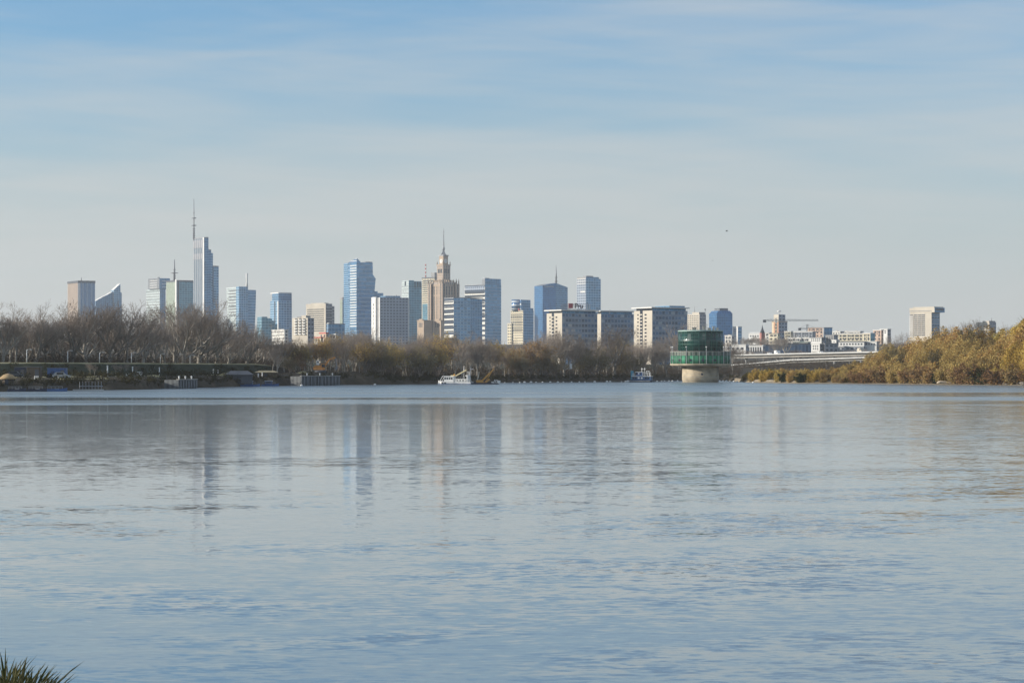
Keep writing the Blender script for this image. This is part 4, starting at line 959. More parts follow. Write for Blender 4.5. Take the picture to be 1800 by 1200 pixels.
# --- vehicles on the bridge
def vehicle(px, D, kind, mat, lab):
    i = min(range(len(BR1)), key=lambda k: abs(900 + F * BR1[k][0] / BR1[k][1] - px)); p = BR1[i]; q = BR1[min(i + 1, len(BR1) - 1)] if i + 1 < len(BR1) else p
    t0 = BR1[i - 1]; ang = math.atan2(p[1] - t0[1], p[0] - t0[0]); 
    r = empty(kind, (p[0], p[1], p[2] - .6 + .01), ang, lab, kind.replace('_', ' '), 'vehicles on the road bridge')
    L, W, H = (5.6, 2.0, 2.5) if kind == 'van' else (4.4, 1.8, 1.45)
    prof = [(-L / 2, .35), (L / 2, .35), (L / 2, H * .45), (L * .38, H * .5), (L * .24, H), (-L * .47, H), (-L / 2, H * .6)] if kind == 'van' else [(-L / 2, .35), (L / 2, .35), (L / 2, .75), (L * .28, .85), (L * .1, H), (-L * .3, H), (-L * .46, .9), (-L / 2, .85)]
    m = MB(); n = len(prof)
    m.face([(x, -W / 2, z) for x, z in prof]); m.face([(x, W / 2, z) for x, z in reversed(prof)])
    for k in range(n):
        (xa, za), (xb, zb) = prof[k], prof[(k + 1) % n]; m.face([(xa, W / 2, za), (xb, W / 2, zb), (xb, -W / 2, zb), (xa, -W / 2, za)])
    m.build('body', mat, r)
    for s_ in (-1, 1):
        m = MB(); y = s_ * (W / 2 + .015); x0, x1, z0, z1 = (L * .05, L * .27, H * .55, H * .85) if kind == 'van' else (-L * .26, L * .14, H * .62, H * .92)
        m.box(x0, x1, y - .01, y + .01, z0, z1); m.build('side_window', WINB, r)
        for x in (-L * .31, L * .31):
            m = MB(); m.tube([(x, s_ * (W / 2 - .2), .33), (x, s_ * (W / 2 + .03), .33)], .33, 12); m.build('wheel', TYRE, r)
vehicle(1356, 0, 'car', WHITEP, 'white car on the bridge, leftmost of the vehicles')
vehicle(1372, 0, 'van', WHITEP, 'white van on the bridge following the leftmost car')
vehicle(1447, 0, 'car', WHITEP, 'white car alone at the middle of the bridge')
vehicle(1522, 0, 'van', CREAM, 'pale cream van on the bridge next to the willows')

# ------------------------------------------------------------------ boats
def hull(m, L, W, H, mat=0, bow=.25, stern=.0, sheer=.4, n=14, x0=0.0):
    st = []
    for i in range(n + 1):
        t = i / n; x = -L / 2 + L * t
        w = W / 2 * (1 - max(0, (t - (1 - bow)) / bow) ** 2 * .92) * (1 - max(0, (stern - t) / stern) ** 2 * .7 if stern else 1)
        zt = H + sheer * max(0, (t - .6) / .4) ** 2; st.append((x, w, zt))
    for (xa, wa, za), (xb, wb, zb) in zip(st[:-1], st[1:]):
        for s_ in (-1, 1):
            q = [(xa + x0, s_ * wa * .85, -.4), (xb + x0, s_ * wb * .85, -.4), (xb + x0, s_ * wb, zb), (xa + x0, s_ * wa, za)]
            m.face(q if s_ < 0 else q[::-1], mat)
        m.face([(xa + x0, -wa, za - .02), (xb + x0, -wb, zb - .02), (xb + x0, wb, zb - .02), (xa + x0, wa, za - .02)], mat)
    for k, s_ in ((0, 1), (-1, -1)):
        x, w, z = st[k]; q = [(x + x0, -w * .85, -.4), (x + x0, -w, z), (x + x0, w, z), (x + x0, w * .85, -.4)]; m.face(q[::-1] if k == 0 else q, mat)
def bx(name, par, mat, x0, x1, y0, y1, z0, z1, mats=None):
    m = MB(); m.box(x0, x1, y0, y1, z0, z1); return m.build(name, mat, par)
def rail(par, x0, x1, y, z, n, mat=WHITEP, h=.9):
    m = MB()
    for i in range(n): x = x0 + (x1 - x0) * i / (n - 1); m.bar((x, y, z), (x, y, z + h), .07)
    m.bar((x0, y, z + h), (x1, y, z + h), .08); m.bar((x0, y, z + h * .5), (x1, y, z + h * .5), .06); return m.build('railing', mat, par)
# dredger: about 12 m between px 768 and 868
def dredger():
    D = 748.0; sc = D / F; X = wx(800, D)
    r = empty('dredger_boat', (X, D, 0), radians(163), 'white dredger boat with yellow boom moored at the far bank', 'boat')
    # local +x points left in the picture (bow to the left)
    m = MB(); hull(m, 11.5, 3.4, .75, 0, .2, 0, .5); m.build('hull', WHITEP, r)
    m = MB(); hull(m, 11.55, 3.44, .18, 0, .2, 0, 0); m.build('waterline_band', BLUEP, r)
    c = bx('wheelhouse', r, WHITEP, .2, 3.4, -1.2, 1.2, .75, 2.5)
    bx('wheelhouse_roof', c, WHITEP, -.1, 3.9, -1.4, 1.4, 2.503, 2.66)
    for x in (.5, 1.25, 2.0, 2.75): bx('window', c, WINB, x, x + .5, 1.18, 1.23, 1.55, 2.2)
    m = MB(); m.bar((4.9, 1.1, 1.0), (3.9, 1.1, 2.6), .16); m.bar((4.9, -1.1, 1.0), (3.9, -1.1, 2.6), .16); m.bar((4.9, -1.1, 1.0), (4.9, 1.1, 1.0), .12); m.build('bow_frame', WHITEP, r)
    for x in (3.6, 2.6): bx('bow_opening', r, WINB, x, x + .5, 1.69, 1.75, .25, .65)
    k = bx('deck_house', r, WHITEP, -3.6, -.4, -1.0, 1.0, .75, 1.7)
    for x in (-3.3, -2.3, -1.3): bx('window', k, WINB, x, x + .55, .98, 1.03, 1.0, 1.45)
    rail(r, -5.4, -.2, 1.5, .78, 7); rail(r, -3.6, -.6, .9, 1.71, 5, STEEL, .7)
    m = MB(); m.bar((-.2, .2, 2.7), (-3.9, .2, 4.6), .3, .34); m.bar((1.4, .2, 2.75), (-.2, .2, 2.75), .36); m.build('crane_boom', plain('pale_yellow_paint', (.72, .62, .36), .5), r)
    m = MB(); m.tube([(.1, .2, 2.66), (.1, .2, 3.3)], .3); m.build('crane_post', YEL, r)
    m = MB(); m.tube([(-5.2, 0, .8), (-5.2, 0, 5.6)], .14); m.bar((-5.2, 0, 4.9), (-6.2, 0, 4.9), .34); m.bar((-5.2, .5, .8), (-5.2, 0, 3.6), .1); m.build('stern_mast', STEEL, r)
    m = MB(); m.tube([(-3.0, 0, 1.7), (-3.0, 0, 5.9)], .09); m.bar((-3.3, 0, 4.8), (-2.7, 0, 4.8), .08); m.build('radio_mast', WHITEP, r)
    bx('spud_frame', r, WHITEP, -4.6, -4.3, -1.2, 1.2, .75, 3.0); bx('spud_beam', r, WHITEP, -4.6, -3.2, -1.2, -.9, 2.6, 2.9)
    m = MB(); m.bar((-5.0, .6, .9), (-4.5, .6, 4.2), .12); m.bar((-5.6, .6, .9), (-4.9, .6, 4.2), .12); m.build('ladder_frame', WHITEP, r)
dredger()
def excavator_boom():
    D = 747.0; X = wx(842, D); r = empty('floating_excavator', (X, D, 0), radians(4), 'yellow excavator arm standing on a low pontoon right of the dredger', 'excavator')
    m = MB(); hull(m, 8.5, 3, .5, 0, .12, .12, 0); m.build('pontoon', DBLUE, r)
    m = MB(); m.bar((-.8, 0, .8), (-.2, 0, 2.4), .3); m.bar((-.2, 0, 2.4), (.05, 0, 4.0), .24); m.build('rear_mast', plain('dirty_white_paint', (.55, .52, .45), .6), r)
    bx('machine_house', r, YEL, -.9, 1.3, -.8, .8, .52, 1.4)
    m = MB(); m.bar((1.2, 0, 1.3), (3.4, 0, 3.5), .5, .5); m.bar((3.4, 0, 3.5), (4.9, 0, 5.0), .3, .34); m.bar((2.0, .2, .7), (4.1, .2, 3.9), .22); m.bar((1.2, 0, .7), (2.2, 0, .5), .3); m.build('arm', YEL, r)
    m = MB(); m.bar((2.1, 0, .5), (3.4, 0, 1.7), .7, .5); m.build('bucket', YEL, r)
    bx('oil_drum_rack', r, WHITEP, 6.0, 6.9, -.5, .5, .3, 1.2)
excavator_boom()
def small_float(px, D, lab):
    r = empty('work_float', (wx(px, D), D, 0), .2, lab, 'raft')
    m = MB(); hull(m, 2.4, 1.4, .35, 0, .2, .2, 0); m.build('hull', DBLUE, r)
    m = MB(); m.bar((-.7, 0, .35), (-.2, 0, 1.5), .16); m.bar((-.2, 0, .35), (.3, 0, 1.5), .16); m.bar((.3, 0, .35), (.8, 0, 1.4), .14); m.bar((-.4, 0, 1.2), (.7, 0, 1.2), .12); m.build('rack', WHITEP, r)
small_float(871, 748, 'tiny raft with a pale slanted rack right of the yellow arm')
def tug():
    D = 868.0; X = wx(1127, D); r = empty('work_boat', (X, D, 0), radians(160), 'dark blue work boat with teal funnel beside the green water tower', 'boat')
    m = MB(); hull(m, 9.6, 3.6, .7, 0, .22, 0, .35); m.build('hull', DBLUE, r)
    bx('waterline_band', r, WHITEP, -3.9, 4.0, 1.815, 1.84, .36, .46)
    c = bx('lower_cabin', r, plain('blue_cabin', (.04, .1, .22), .5), -4.2, 3.2, -1.4, 1.4, .7, 2.1); bx('cabin_roof', c, WHITEP, -4.3, 3.4, -1.6, 1.6, 2.103, 2.3)
    for x in (-3.6, -2.5, -1.0, .2, 1.3, 2.3): bx('window', c, WHITEP if x in (-1.0, .2) else WINB, x, x + .65, 1.38, 1.44, 1.25, 1.85)
    w = bx('wheelhouse', r, BLUEP, -.6, 1.7, -1.1, 1.1, 2.303, 3.7); bx('wheelhouse_roof', w, WHITEP, -.9, 2.0, -1.3, 1.3, 3.703, 3.85)
    for x in (-.4, .4, 1.1): bx('window', w, WHITEP if x == .4 else WINB, x, x + .5, 1.08, 1.13, 2.9, 3.5)
    bx('funnel', r, TEALP, 3.0, 3.9, -.7, .7, .7, 4.2); rail(r, -4.2, -1.0, 1.5, 2.31, 6, WHITEP, 1.3); rail(r, 2.0, 3.0, 1.5, 2.31, 3)
    for x in (-.3, -1.4): m = MB(); m.tube([(x, 0, 2.4), (x, 0, 5.4)], .1); m.bar((x - .35, 0, 4.9), (x + .35, 0, 4.9), .2); m.build('mast', WHITEP, r)
    m = MB(); m.bar((-2.6, .4, 2.3), (-2.2, .4, 4.2), .16); m.bar((-3.6, .4, 2.3), (-3.1, .4, 4.2), .16); m.bar((-2.2, .4, 4.2), (-3.4, .4, 4.1), .14); m.build('davit', WHITEP, r)
    for x in (4.6, 5.1): m = MB(); m.ball((x, 1.0, .35), .35); m.build('fender', WHITEP, r)
tug()
def flatboat(px, D, L, mat, lab, rz=0.0, cabin=True, deckmat=None):
    r = empty('moored_boat', (wx(px, D), D, 0), rz, lab, 'boat', 'small boats moored along the left bank')
    m = MB(); hull(m, L, L * .24 + .6, .55, 0, .25, 0, .25); m.build('hull', mat, r)
    if cabin:
        c = bx('cabin', r, deckmat or mat, -L * .3, L * .12, -.7, .7, .55, 1.5); bx('roof', c, WHITEP, -L * .32, L * .15, -.8, .8, 1.503, 1.6); bx('window', c, WINB, -L * .22, L * .05, -.74, -.69, .95, 1.3)
    else: bx('thwart', r, deckmat or WHITEP, -.4, .4, -L * .1 - .1, L * .1 + .1, .4, .6)
    rail(r, -L * .42, L * .3, -(L * .12 + .2), .55, 5, STEEL, .55)
flatboat(440, 652, 5.5, BLUEP, 'blue boat moored nearest the white posts', 0, True)
flatboat(475, 664, 5.0, BLUEP, 'blue boat with low cabin tied at the left end of the long quay', .05, True)
flatboat(66, 510, 4.2, DBLUE, 'dark open boat with pale thwart moored beside the round straw roof', 0, False)
flatboat(100, 513, 4.6, BLUEP, 'open pale blue boat in the row under the left bank', .03, False, plain('light_blue', (.3, .42, .55), .5))
flatboat(30, 508, 4.0, DBLUE, 'dark boat nearest the left picture edge', 0, False)

# ------------------------------------------------------------------ things on the left bank
def lamp(px, y1, D, lab):
    X = wx(px, D); g = ground_z(X, D) - .2; r = empty('street_lamp', (X, D, g), 0, lab, 'street lamp', 'lamp posts along the levee top')
    h = wz(y1, D) - g
    m = MB(); m.tube([(0, 0, 0), (0, 0, h * .96)], [.13, .09], 8); m.build('pole', WHITEP, r)
    m = MB(); m.tube([(0, 0, h * .93), (.4, 0, h), (1.0, 0, h)], .06, 6); m.build('arm', WHITEP, r)
    m = MB(); m.box(.75, 1.3, -.12, .12, h - .08, h + .06); m.build('lamp_head', WHITEP, r)
for px, y1, lab in ((47, 614, 'lamp post on the levee nearest the left picture edge'), (119, 616, 'lamp post above the blue container'), (175, 619, 'lamp post midway between the blue container and the small bare saplings'),
                    (231, 619.5, 'lamp post on the levee above the white crates'), (282, 622, 'lamp post above the sheet piled landing'), (334, 624, 'lamp post furthest right on the levee')):
    lamp(px, y1, shore(px) + 68, lab)
def container(px0, px1, D, h, mat, lab, rz=0):
    X = wx((px0 + px1) / 2, D); g = ground_z(X, D); L = (px1 - px0) / F * D
    r = empty('container', (X, D, g - .15), rz, lab, 'container')
    m = MB(); m.box(-L / 2, L / 2, -1.2, 1.2, 0, h); m.build('shell', mat, r)
    m = MB()
    for i in range(int(L / .5)): x = -L / 2 + .2 + i * .5; m.box(x, x + .18, -1.25, -1.199, .15, h - .15)
    m.build('corrugation', mat, r); bx('roof_rim', r, ROOFG, -L / 2 - .06, L / 2 + .06, -1.28, 1.28, h + .003, h + .1); bx('door', r, DGREY, L / 2 - 1.2, L / 2 - .3, -1.27, -1.2, .1, h * .8)
container(85, 117, 553, 2.4, BLUEP, 'blue shipping container in front of the levee'); container(49, 72, 548, 2.5, BROWNP, 'brown cabin container left of the blue one'); container(27, 47, 550, 2.4, DBLUE, 'dark blue container at far left under the levee')
def straw_hut():
    D = 514.5; X = wx(14, D); g = ground_z(X, D); r = empty('straw_roof_hut', (X, D, g - .3), 0, 'small hut with rounded straw roof at the left bank edge', 'hut')
    m = MB(); m.lathe([(1.3, 0), (1.3, 1.5)], 14); m.build('wall', BROWNP, r)
    m = MB(); m.lathe([(1.9, 1.35), (1.7, 1.75), (1.0, 2.35), (.1, 2.6)], 16); m.build('roof', plain('straw_thatch', (.42, .3, .16), .95, .3, 2.), r); bx('doorway', r, BLACKG, -.4, .4, -1.36, -1.2, 0, 1.2)
straw_hut()
def landing(px0, px1, D, ztop, mat, lab, name='landing_stage', n=8):
    X = wx((px0 + px1) / 2, D); L = (px1 - px0) / F * D; r = empty(name, (X, D, 0), math.atan2(shore(px1) - shore(px0), wx(px1, D) - wx(px0, D)) if abs(px1 - px0) > 20 else 0, lab, name.replace('_', ' '))
    m = MB(); m.box(-L / 2, L / 2, -1.5, 2.5, -1, ztop, (0, 0, 1), ((1.2, 3), (1.2, 3))); m.build('quay_wall', [mat, CONCG], r)
    bx('coping', r, CONCG, -L / 2 - .1, L / 2 + .1, -1.7, -.9, ztop + .003, ztop + .22)
    for i in range(n):
        x = -L / 2 + (i + .5) * L / n; m = MB(); m.tube([(x, -1.72, -1), (x, -1.72, ztop - .1)], .16, 8); m.build('fender_pile', STEEL, r)
    for i in range(3):
        x = -L / 2 + (i + .6) * L / 3; m = MB(); m.tube([(x, -.6, ztop + .2), (x, -.6, ztop + .7)], .16, 8); m.ball((x, -.6, ztop + .75), .24); m.build('bollard', WHITEP, r)
    return r
landing(286, 356, 586, 2.2, SHEET, 'grey sheet piled landing with narrow piles beneath the levee', 'landing_stage', 7)
landing(496, 618, 694, 2.75, SHEET, 'long grey sheet piled quay below the orange excavator', 'river_quay', 11)
def cage_dock():
    D = 530; X = wx(160, D); r = empty('jetty', (X, D, 0), .12, 'small dark jetty with thin upright piles on the left bank', 'jetty')
    bx('deck', r, STEEL, -2.6, 2.6, -1, 1, .9, 1.1); bx('gangway', r, WHITEP, -4.0, 3.0, -1.8, -1.3, .15, .28)
    for i in range(8): m = MB(); m.tube([(-2.5 + i * .7, -1.05, -1), (-2.5 + i * .7, -1.05, 2.1)], .07, 6); m.build('pile', STEEL, r)
cage_dock()
def excavator():
    D = 724; px = 564; X = wx(px, D); g = ground_z(X, D) + .82; r = empty('excavator', (X, D, g - .85), 0, 'orange excavator with raised arm standing on the river quay', 'excavator')
    sc = D / F
    for y in (-.9, .9):
        m = MB(); m.tube([(-1.8, y, .42), (1.8, y, .42)], .4, 8); m.box(-1.8, 1.8, y - .28, y + .28, .02, .82); m.build('track', DGREY, r)
    b_ = bx('body', r, ORAN, -1.9, 1.0, -1.2, 1.2, 1.0, 2.4); bx('counterweight', b_, ORAN, -2.3, -1.9, -1.1, 1.1, 1.05, 2.0); c = bx('cab', r, ORAN, .2, 1.35, -1.3, -.2, 1.02, 2.9); bx('window', c, WINB, .35, 1.37, -1.34, -1.29, 1.8, 2.7)
    m = MB(); m.bar((1.0, 0, 1.9), (2.6, 0, 4.2), .5, .55); m.bar((2.6, 0, 4.2), (4.6, 0, 4.9), .38, .45); m.build('boom', ORAN, r)
    m = MB(); m.bar((4.6, 0, 5.0), (5.0, 0, 1.9), .3, .34); m.build('stick', STEEL, r); m = MB(); m.bar((5.0, 0, 2.0), (4.7, 0, 1.0), .8, .7); m.build('bucket', STEEL, r)
excavator()
def signpost(px, y0, y1, D, w, lab, mat=WHITEP, dark=False):
    X = wx(px, D); g = ground_z(X, D); r = empty('river_sign', (X, D, g - .2), 0, lab, 'sign'); h = wz(y0, D) - g + .2; w_ = w * D / F
    for s_ in (-.3, .3): m = MB(); m.tube([(s_ * w_, .06, 0), (s_ * w_, .06, h)], .06, 6); m.build('pole', STEEL, r)
    hb = (y1 - y0) * D / F; bx('board', r, mat, -w_ / 2, w_ / 2, -.04, .02, h - hb, h)
    if dark: bx('board_mark', r, NAVY, -w_ * .2, w_ * .3, -.05, -.041, h - hb * .55, h - hb * .2)
signpost(558.5, 633, 641, 736, 5, 'square white sign board with dark mark above the excavator', WHITEP, True)
signpost(1003.5, 639, 648, 874, 4, 'white shore sign on a post in front of the leafy orange tree')
signpost(548.5, 624, 627, 750, 1.4, 'narrow white post sign left of the square sign board')
def post(px, y0, D, lab, grp='pale posts on the left bank', r_=.16):
    X = wx(px, D); g = ground_z(X, D); h = wz(y0, D) - g + .3
    m = MB(); m.tube([(0, 0, -.3), (0, 0, h)], [r_, r_ * .9], 8); m.ball((0, 0, h), r_ * 1.35)
    o = m.build('bollard', WHITEP); o.location = (X, D, g); tag(o, lab, 'bollard', grp)
for px, y0, dd in ((189, 645.5, 45), (233, 647.5, 46), (280, 648.5, 46), (375, 651.5, 48), (383, 653, 48), (454, 659, 12), (461, 657.5, 12)):
    post(px, y0, shore(px) + dd, 'pale short post standing on the left bank terrace')
for px, y0, dd in ((61, 664, 15), (64, 664.3, 15), (67, 664.2, 15), (102, 664, 18)): post(px, y0, shore(px) + dd, 'low white mooring post on the lower left bank', 'white mooring posts above the boats', .12)
def crate(px, D, lab, w=1.2, h=1.1, mat=None):
    X = wx(px, D); g = ground_z(X, D); r = empty('crate', (X, D, g - .05), .2, lab, 'crate')
    bx('box', r, mat or WHITEP, -w / 2, w / 2, -w / 2, w / 2, 0, h); bx('lid', r, GREY, -w / 2 - .05, w / 2 + .05, -w / 2 - .05, w / 2 + .05, h + .003, h + .12)
    for s_ in (-1, 1): bx('batten', r, GREY, s_ * w * .3 - .06, s_ * w * .3 + .06, -w / 2 - .04, -w / 2 + .01, .05, h - .05)
crate(245, shore(245) + 46, 'white tall crate on the left bank terrace'); crate(248.5, shore(248) + 46.5, 'grey crate right of the white one on the terrace', 1.1, .9, GREY); crate(227, shore(227) + 46, 'white low crate left on the terrace', 1.6, .6)
def shed(px0, px1, ytop, D, lab, mat, roofm, name='canopy_shed'):
    X = wx((px0 + px1) / 2, D); g = ground_z(X, D); L = (px1 - px0) / F * D; h = wz(ytop, D) - g
    r = empty(name, (X, D, g - .1), .1, lab, 'shed')
    bx('wall', r, mat, -L / 2 + .4, L / 2 - .4, -1.5, 2, 0, h * .7)
    m = MB(); z0, z1 = h * .7 + .003, h; A = [(-L / 2, -2, z0), (L / 2, -2, z0), (L / 2, 2.5, z0), (-L / 2, 2.5, z0)]; q = [(-L / 2 + L * .2, .2, z1), (L / 2 - L * .2, .2, z1)]
    for f_ in ((A[0], A[1], q[1], q[0]), (A[1], A[2], q[1]), (A[2], A[3], q[0], q[1]), (A[3], A[0], q[0]), A[::-1]): m.face(f_)
    m.build('roof', roofm, r); bx('doorway', r, BLACKG, -.6, .6, -1.53, -1.49, 0, h * .55)
shed(395, 446, 651, 652, 'grey roofed shed behind the white posts', DGREY, ROOFG); shed(447, 490, 650.5, 688, 'shed with pale dry roof left of the quay', BROWNP, plain('dry_thatch', (.3, .27, .18), .9, .3, 1.))
def mound(px, D, w, h, lab, mat):
    X = wx(px, D); g = ground_z(X, D); m = MB(); rg = random.Random(int(px)); n = 14; rings = []
    for i in range(5):
        t = i / 4; rings.append([((w * (1 - t) + .05) * cos(2 * pi * k / n) * (1 + rg.uniform(-.12, .12)), (w * .6 * (1 - t) + .05) * sin(2 * pi * k / n) * (1 + rg.uniform(-.12, .12)), -.2 + h * (1 - (1 - t) ** 1.6) * (1 + rg.uniform(-.08, .08))) for k in range(n)])
    for a, b in zip(rings[:-1], rings[1:]):
        for k in range(n): m.face([a[k], a[(k + 1) % n], b[(k + 1) % n], b[k]], 0, None, True)
    m.face(rings[-1]); o = m.build('gravel_heap', mat); o.location = (X, D, g); tag(o, lab, 'gravel heap', 'heaps of gravel on the left bank')
mound(400, 668, 3.0, 1.1, 'grey gravel heap left beside the grey roofed shed', M_DRY_LIT); mound(270, 605, 2.4, .6, 'low pale heap above the sheet piled landing', M_DRY_LIT); mound(533, 716, 2.6, .9, 'low greenish heap on the quay left of the excavator', M_DRY_LIT)
def bank_fence():
    r = empty('wire_fence', (wx(520, 757), 757, 0), 0, 'wire fence with pale posts behind the excavator', 'fence')
    x0 = wx(520, 757); prev = None; w = MB()
    for i in range(22):
        px = 520 + i * 7.5; D = shore(px) + 30; X = wx(px, D); g = ground_z(X, D)
        m = MB(); m.tube([(X - x0, D - 757, g - .2), (X - x0, D - 757, g + 2.0)], .06, 5); m.build('fence_post', CONCG, r)
        p = (X - x0, D - 757, g)
        if prev:
            for h in (.5, 1.2, 1.95): w.bar((prev[0], prev[1], prev[2] + h), (p[0], p[1], p[2] + h), .03)
        prev = p
    w.build('wire', STEEL, r)
bank_fence()
# parked cars by the containers on the left
def parked(px, D, mat, lab):
    X = wx(px, D); g = ground_z(X, D); r = empty('parked_car', (X, D, g + .02), .15, lab, 'car')
    L, W, H = 4.2, 1.75, 1.45; prof = [(-L / 2, .3), (L / 2, .3), (L / 2, .75), (L * .28, .85), (L * .1, H), (-L * .3, H), (-L * .46, .9), (-L / 2, .85)]; n = len(prof)
    m = MB(); m.face([(x, -W / 2, z) for x, z in prof]); m.face([(x, W / 2, z) for x, z in reversed(prof)])
    for k in range(n): (xa, za), (xb, zb) = prof[k], prof[(k + 1) % n]; m.face([(xa, W / 2, za), (xb, W / 2, zb), (xb, -W / 2, zb), (xa, -W / 2, za)])
    m.build('body', mat, r); bx('side_window', r, WINB, -L * .26, L * .12, -W / 2 - .02, -W / 2 + .01, .9, 1.35)
    for x in (-L * .31, L * .31):
        for s_ in (-1, 1): m = MB(); m.tube([(x, s_ * (W / 2 - .2), .3), (x, s_ * (W / 2 + .03), .3)], .32, 10); m.build('wheel', TYRE, r)
parked(26, 541, plain('dark_car_paint', (.05, .06, .07), .3), 'dark parked car at far left under the levee'); parked(108, 548, plain('silver_car_paint', (.4, .42, .44), .3), 'silver parked car in front of the blue container')

# ------------------------------------------------------------------ buoys, driftwood, rocks, birds
BUOY = None
def buoy(px, dd, lab, grp, s_=1.0):
    global BUOY
    D = shore(px) - dd
    if BUOY is None:
        m = MB(); m.lathe([(.05, -.25), (.38, -.1), (.45, .12), (.34, .34), (.05, .45)], 10); o = m.build('buoy', WHITEP); BUOY = o
    else: o = BUOY.copy(); COL.objects.link(o)
    o.location = (wx(px, D), D, 0); o.scale = (s_,) * 3; tag(o, lab, 'buoy', grp)
for px in (866, 879, 889, 902, 914, 923, 933, 944, 955, 966, 980, 992, 1004, 1018, 1027, 1045, 1066, 1074, 1094, 1099): buoy(px + R.uniform(-2, 2), R.uniform(4, 14), 'white mooring buoy in the row before the wooded bank', 'white buoys along the wooded bank', R.uniform(.6, 1.15))
for px in (1155, 1163, 1168, 1176, 1182, 1191): buoy(px, 12 + R.uniform(0, 5), 'white float between work boat and green water tower', 'floats left of the water tower', .9)
for px in (1265, 1271, 1277, 1283, 1290, 1296): buoy(px, 8 + R.uniform(0, 5), 'white float between green water tower and willow spit', 'floats right of the water tower', .9)
for px, lab in ((530, 'white buoy on the open water before the long quay'), (659, 'white buoy on the open water right of the long quay'), (1149, 'white buoy off the bow of the blue work boat'), (1324, 'white buoy beside the tip of the willow spit')): buoy(px, 14, lab, None, .9)
def log():
    D = shore(1668) + 2.5; X = wx(1667, D); g = ground_z(X, D); m = MB()
    m.tube([(-3.6, 0, .5), (-2.6, .1, .75), (-1.2, .2, .7), (.2, .1, .45), (1.6, 0, .35), (2.8, -.1, .4), (3.6, -.2, .6)], [.2, .42, .4, .36, .34, .3, .16], 9)
    m.tube([(2.4, -.1, .45), (3.2, .3, .7), (3.9, .5, .75)], [.2, .16, .06], 7); m.tube([(-2.6, .1, .7), (-3.1, .5, 1.0)], [.2, .08], 7)
    o = m.build('driftwood_log', WOODP); o.location = (X, D, g - .05); tag(o, 'bleached driftwood log lying on the right shore', 'log')
log()
def rocks():
    rg = random.Random(11); protos = []
    for k in range(4):
        m = MB(); n = 8; rings = []
        for i in range(5):
            t = pi * i / 4; rings.append([(max(.03, sin(t)) * cos(2 * pi * j / n) * rg.uniform(.7, 1.15), max(.03, sin(t)) * sin(2 * pi * j / n) * rg.uniform(.7, 1.1), -cos(t) * .7 * rg.uniform(.85, 1.1)) for j in range(n)])
        for a, b in zip(rings[:-1], rings[1:]):
            for j in range(n): m.face([a[j], a[(j + 1) % n], b[(j + 1) % n], b[j]])
        protos.append(m)
    objs = [None] * 4
    for i in range(46):
        px = rg.uniform(1752, 1812); s_ = rg.uniform(0, 9); D = shore(px) + s_; X = wx(px, D); k = i % 4
        if objs[k] is None: o = protos[k].build('rock', ROCK); objs[k] = o
        else: o = objs[k].copy(); COL.objects.link(o)
        sc = rg.uniform(.25, .75); o.scale = (sc * 1.3, sc, sc * .8); o.rotation_euler = (rg.uniform(0, 6), rg.uniform(0, 6), rg.uniform(0, 6)); o.location = (X, D, ground_z(X, D) + sc * .2 + rg.uniform(0, .3))
        tag(o, 'pale angular rock in the breakwater heap at the right edge', 'rock', 'rocks of the shore heap')
rocks()
def bird(px, py, D, flap, mat, lab, rz, sc=1.0):
    X, Y, Z_ = pt(px, py, D); r = empty('gull', (X, Y, Z_), rz, lab, 'bird', 'gulls over the river'); r.scale = (sc,) * 3
    m = MB(); m.tube([(-.32, 0, 0), (-.2, 0, .02), (0, 0, .02), (.18, 0, .03), (.27, 0, .05), (.36, 0, .03)], [.02, .06, .085, .06, .055, .01], 8)
    m.face([(-.3, 0, .01), (-.48, .09, 0), (-.48, -.09, 0)]); m.face([(-.3, 0, .0), (-.48, -.09, -.01), (-.48, .09, -.01)])
    for s_ in (-1, 1):
        a, b_, c = (0.06, s_ * .06), (.12, s_ * .32), (-.06, s_ * .68); za, zb, zc = .04, .04 + flap * .28, .04 + flap * .12
        for dz in (0, -.015):
            f = [(a[0], a[1], za + dz), (b_[0], b_[1], zb + dz), (b_[0] - .17, b_[1], zb + dz), (a[0] - .18, a[1], za + dz)]; g = [(b_[0], b_[1], zb + dz), (c[0], c[1], zc + dz), (b_[0] - .17, b_[1], zb + dz)]
            for q in (f, g): m.face(q if (dz == 0) == (s_ > 0) else q[::-1])
    m.build('body', mat, r)
bird(1277.5, 406.5, 520, .9, plain('dark_plumage', (.05, .05, .05), .8), 'dark gull flying, the most distinct of the birds', radians(200), .75)
bird(1341.5, 371, 620, .5, WHITEP, 'white gull, highest of the birds in the sky', radians(30), .6)
bird(1252.5, 458, 900, -.3, plain('grey_plumage', (.2, .2, .21), .8), 'faint grey gull, lowest of the birds in the sky', radians(170), .9)
